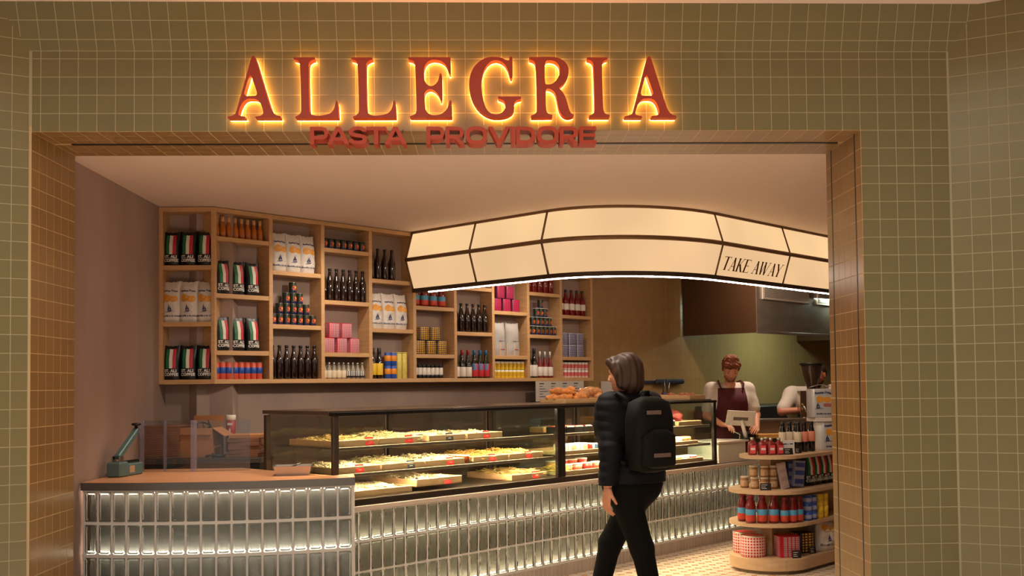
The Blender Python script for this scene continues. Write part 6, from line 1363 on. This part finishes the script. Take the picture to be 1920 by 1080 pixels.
# price board, bread and pastries on the display cases
pm = thing('price_board', 'white printed price board under the shelves behind the bread', 'board', su(7.87, 7.2, 1.36), R45)
mb = MB(); mb.bbox(0, .755, 0, .01, 0, .205, .001); mb.build('board_sheet', mat('board_white', (196, 184, 176), .7), pm)
mb = MB()
for k in range(4):
    mb.box(.05 + .18 * k, .12 + .18 * k, -.001, 0, .175, .186)
    for j in range(5): mb.box(.05 + .18 * k, .05 + .18 * k + .05 + .04 * ((k * 3 + j) % 3), -.001, 0, .15 - .026 * j, .156 - .026 * j)
mb.build('board_writing', mat('ink_dark', (70, 56, 52), .7), pm, kind='stuff'); mb = MB()
for x in (.1, .65): mb.bbox(x - .01, x + .01, .0, .16, -.012, 0, .002)
mb.build('board_rail', M_DARK, pm, kind='stuff')
p2_ = thing('notice_sheet', 'small white notice sheet taped to the ochre tiles', 'notice', su(9.14, 7.385, 1.41), R45); mb = MB(); mb.bbox(0, .34, -.003, 0, 0, .15, .001); mb.build('sheet', mat('board_white'), p2_); mb = MB(); mb.box(.2, .3, -.004, -.003, .06, .1); mb.build('print_patch', mat('ink_dark'), p2_)
ZT_ = 1.3745
tray('bread_tray', 6.57, 5.68, ZT_, .64, .29, .036, 'beech tray of crusty bread loaves on top of the display case')
M_CRUST = mat('bread_crust', (222, 142, 72), .65, noise=.3, nscale=26, bump=.4, bscale=45); M_WRAP = mat('bread_wrap', (214, 150, 100), .22, noise=.25, nscale=34, bump=.5, bscale=30, coat=.5)
# (s, u, z above tray, turn, half length, radius)
loaves = [(6.64, 5.76, 0, -.5, .095, .032), (6.66, 5.89, 0, .2, .10, .034), (6.70, 5.83, .055, -.9, .11, .032), (6.81, 5.74, 0, .1, .09, .036), (6.83, 5.87, .0, -.2, .10, .036), (6.80, 5.82, .06, .9, .10, .034), (6.93, 5.80, .01, .35, .13, .04), (7.04, 5.80, .04, -.25, .13, .042), (7.10, 5.76, 0, .5, .10, .036)]
for k, (s, u, dz, a, L_, R_) in enumerate(loaves):
    mb = MB(); n = 11; mb.tube([(-L_ + 2 * L_ * t / (n - 1), .016 * math.sin(2.6 * t / 3 + k), .006 * math.sin(t * 1.7 + k)) for t in range(n)], [max(.006, R_ * (max(0, 1 - abs(2 * t / (n - 1) - 1) ** 2.6)) ** .5 * (1 + .07 * (t % 2))) for t in range(n)], 10)
    o = mb.build('bread_loaf', M_WRAP if k >= 6 else M_CRUST); o.location = su(s, u, ZT_ + .009 + R_ + dz); o.rotation_euler = (0, .06 * (k % 3 - 1), R45 + a)
    w_ = ['front left', 'rear left', 'upper left', 'front middle', 'rear middle', 'upper middle', 'right middle', 'upper right', 'front right'][k]
    tag(o, f"{'wrapped ' if k >= 6 else ''}golden crusty loaf at the {w_} of the beech bread tray", 'bread', 'loaves in the bread tray')
tray('pastry_tray', 8.35, 5.665, ZT_, .27, .67, .04, 'long beech tray of croissants on top of the right display case')
M_CRO = mat('croissant', (170, 88, 40), .5, noise=.25, nscale=26)
for k, (s, u, a) in enumerate(((8.43, 6.10, .3), (8.43, 5.93, .1), (8.46, 5.82, -.3), (8.42, 5.745, .2), (8.52, 5.745, .5))):
    mb = MB(); n = 9; mb.tube([(.045 * math.cos(2.6 * (t / 8 - .5) + PI / 2), .045 * math.sin(2.6 * (t / 8 - .5) + PI / 2) - .035, 0) for t in range(n)], [.008 + .02 * math.sin(PI * t / 8) * (1 + .12 * (t % 2)) for t in range(n)], 8)
    o = mb.build('croissant', M_CRO); o.location = su(s, u, ZT_ + .036); o.rotation_euler = (0, 0, R45 + a); tag(o, f"{['rearmost', 'second rearmost', 'middle', 'front left', 'front right'][k]} of five brown croissants in the long pastry tray", 'croissant', 'croissants in the pastry tray')
ub = thing('utensil_pot', 'dark purple utensil pot with spoons behind the pastry tray', 'pot', su(8.72, 6.2, .98)); 
mb = MB(); mb.lathe(cyl(.045, 0, .46), 12); mb.build('pot', mat('pot_purple', (56, 36, 66), .4), ub)
for k in range(4): mb = MB(); mb.tube([(-.02 + .014 * k, .01 * (k % 2), .4), (-.035 + .024 * k, .01, .56 + .02 * (k % 3))], [.004, .007], 6); mb.build('utensil', M_STEEL if k % 2 else M_DARK, ub)
mb = MB(); mb.lathe([(.03, 0), (.034, .01), (.034, .32), (.018, .38), (.012, .44)], 12); o = mb.build('squeeze_bottle', mat('orange_plastic', (206, 86, 30), .4)); o.location = su(8.66, 6.35, .98); tag(o, 'orange squeeze bottle beside the dark utensil pot', 'bottle')
# back counter carrying them (staff side worktop)
wc = thing('staff_worktop', 'staff side steel worktop behind the display cases', 'worktop', su(6.9, 6.42, 0), R45)
mb = MB(); mb.bbox(0, 2.3, 0, .5, .94, .978, .003); mb.build('worktop_board', M_STEEL, wc); mb = MB(); mb.bbox(.02, 2.28, .02, .48, 0, .94, .003); mb.build('worktop_body', mat('staff_front', (150, 134, 116), .5), wc)
wc.location = su(6.6, 6.05 + .37 - .0, 0)
# till end: raised frosted block, tablet
te = thing('till_counter', 'raised till counter with a frosted pale front panel', 'counter', su(8.70, UC + .03, .7455), R45)
mb = MB(); mb.bbox(0, .5, 0, .36, 0, .196, .006); mb.build('front_block', mat('frosted_panel', (206, 200, 186), .3, coat=.2), te); mb = MB(); mb.bbox(-.02, .53, -.02, .37, .196, .214, .003); mb.build('till_top', mat('till_white', (220, 206, 192), .4), te)
tb = thing('tablet_till', 'white tablet till on a slim stand facing the person in the apron', 'tablet', su(9.10, 5.72, .9605), 0)
WT = mat('tablet_white', (214, 204, 194), .35); off = Vector((2.53, 10.48, 0)) - Vector((*su(9.10, 5.72)[:2], 0))
mb = MB(); mb.M = Matrix.Translation((off.x - .01, off.y, .21)) @ Matrix.Rotation(.06, 4, 'Y') @ Matrix.Rotation(math.radians(28), 4, 'X'); mb.bbox(-.145, .145, -.006, .006, -.085, .085, .004); mb.build('tablet', WT, tb)
mb = MB(); mb.M = Matrix.Translation((off.x - .01, off.y, .21)) @ Matrix.Rotation(.06, 4, 'Y') @ Matrix.Rotation(math.radians(28), 4, 'X'); mb.bbox(-.075, .075, -.0085, -.006, -.022, .016, .001); mb.build('back_badge', mat('badge_grey', (96, 84, 78), .4), tb)
mb = MB(); mb.tube([(off.x, off.y + .01, .19), (off.x + .03, off.y + .02, .08), (off.x + .05, off.y + .03, .012)], [.02, .02, .024], 8); mb.build('stand_arm', WT, tb)
mb = MB(); mb.lathe(cyl(.07, 0, .012), 16, c=(off.x + .05, off.y + .03)); mb.build('stand_foot', M_DARK, tb)
mb = MB(); mb.tube([(off.x - .12, off.y - .01, .16), (off.x - .09, off.y - .03, .08), (off.x - .03, off.y - .04, .05), (off.x - .04, off.y - .06, .01)], .004, 5); mb.build('cable', WT, tb)
rp_ = thing('receipt_printer', 'low black receipt printer beside the tablet till', 'printer', su(9.36, 5.68, .9605), R45); mb = MB(); mb.bbox(-.09, .09, -.08, .1, 0, .06, .01); mb.build('printer_body', M_DARK, rp_); mb = MB(); mb.bbox(-.05, .05, -.06, .06, .06, .066, .002); mb.build('printer_lid', mat('printer_lid', (44, 42, 42), .3), rp_)
# coffee bench, grinder
cb = thing('coffee_bench', 'stainless coffee bench with an ochre front counter beside the till', 'bench', (2.86, 11.12, 0))
mb = MB(); mb.bbox(0, 1.6, .22, .46, .1, 1.10, .004); mb.build('bench_body', mat('bench_front', (128, 108, 98), .35, metal=.6), cb); mb = MB(); mb.bbox(-.01, 1.61, .2, .47, 1.10, 1.13, .003); mb.build('bench_top', M_STEEL, cb)
mb = MB(); mb.bbox(0, 1.6, 0, .2, .93, .975, .003); mb.build('front_counter', mat('ochre_wood', (206, 150, 70), .5), cb); mb = MB(); mb.bbox(.02, 1.58, .02, .2, .1, .93, .003); mb.build('front_body', mat('bench_dark'), cb)
for x in (.06, 1.54):
    for y in (.06, .42): mb = MB(); mb.lathe(cyl(.02, 0, .1), 8, c=(x, y)); mb.build('leg', M_DARK, cb)
gr = thing('coffee_grinder', 'black coffee grinder with a smoky bean hopper on the bench', 'grinder', (3.515, 11.46, 1.1305))
mb = MB(); mb.bbox(-.03, .15, -.1, .1, 0, .285, .012); mb.build('grinder_body', mat('grinder_black', (14, 13, 14), .35), gr)
mb = MB(); mb.lathe([(.045, .29), (.05, .31), (.1, .48), (.118, .57), (.12, .585)], 16, c=(.04, 0)); mb.build('bean_hopper', mat('hopper_smoke', (64, 44, 38), .12, trans=.35, coat=.4), gr); mb = MB(); mb.lathe(cyl(.132, .585, .605), 16, c=(.04, 0)); mb.build('hopper_lid', mat('grinder_black'), gr)
mb = MB(); mb.bbox(-.02, .14, -.105, -.1, .285 - .02, .31, .002); mb.build('front_plate', mat('plate_tan', (150, 104, 80), .4, metal=.4), gr)
mb = MB(); mb.bbox(-.11, -.04, -.06, .06, .01, .3, .004); mb.build('dosing_chamber', mat('chrome', (190, 176, 160), .15, metal=1), gr); mb = MB(); mb.tube([(-.09, -.05, .16), (-.075, -.1, .11), (-.06, -.13, .07)], [.014, .014, .008], 8); mb.build('spout', mat('chrome'), gr); mb = MB(); mb.lathe(cyl(.05, 0, .012), 12, c=(-.07, -.06)); mb.build('drip_foot', mat('chrome'), gr)
cj = thing('milk_jug', 'pale jug with a round handle on the bench beside the grinder', 'jug', (3.80, 11.45, 1.1305)); mb = MB(); mb.lathe([(.06, 0), (.07, .01), (.07, .36), (.06, .37)], 14); mb.build('jug_body', M_LCREAM, cj); mb = MB(); mb.tube([(-.07, 0, .34), (-.1, 0, .35), (-.105, 0, .31), (-.1, 0, .26), (-.07, 0, .25)], .009, 6); mb.build('handle', M_LCREAM, cj)
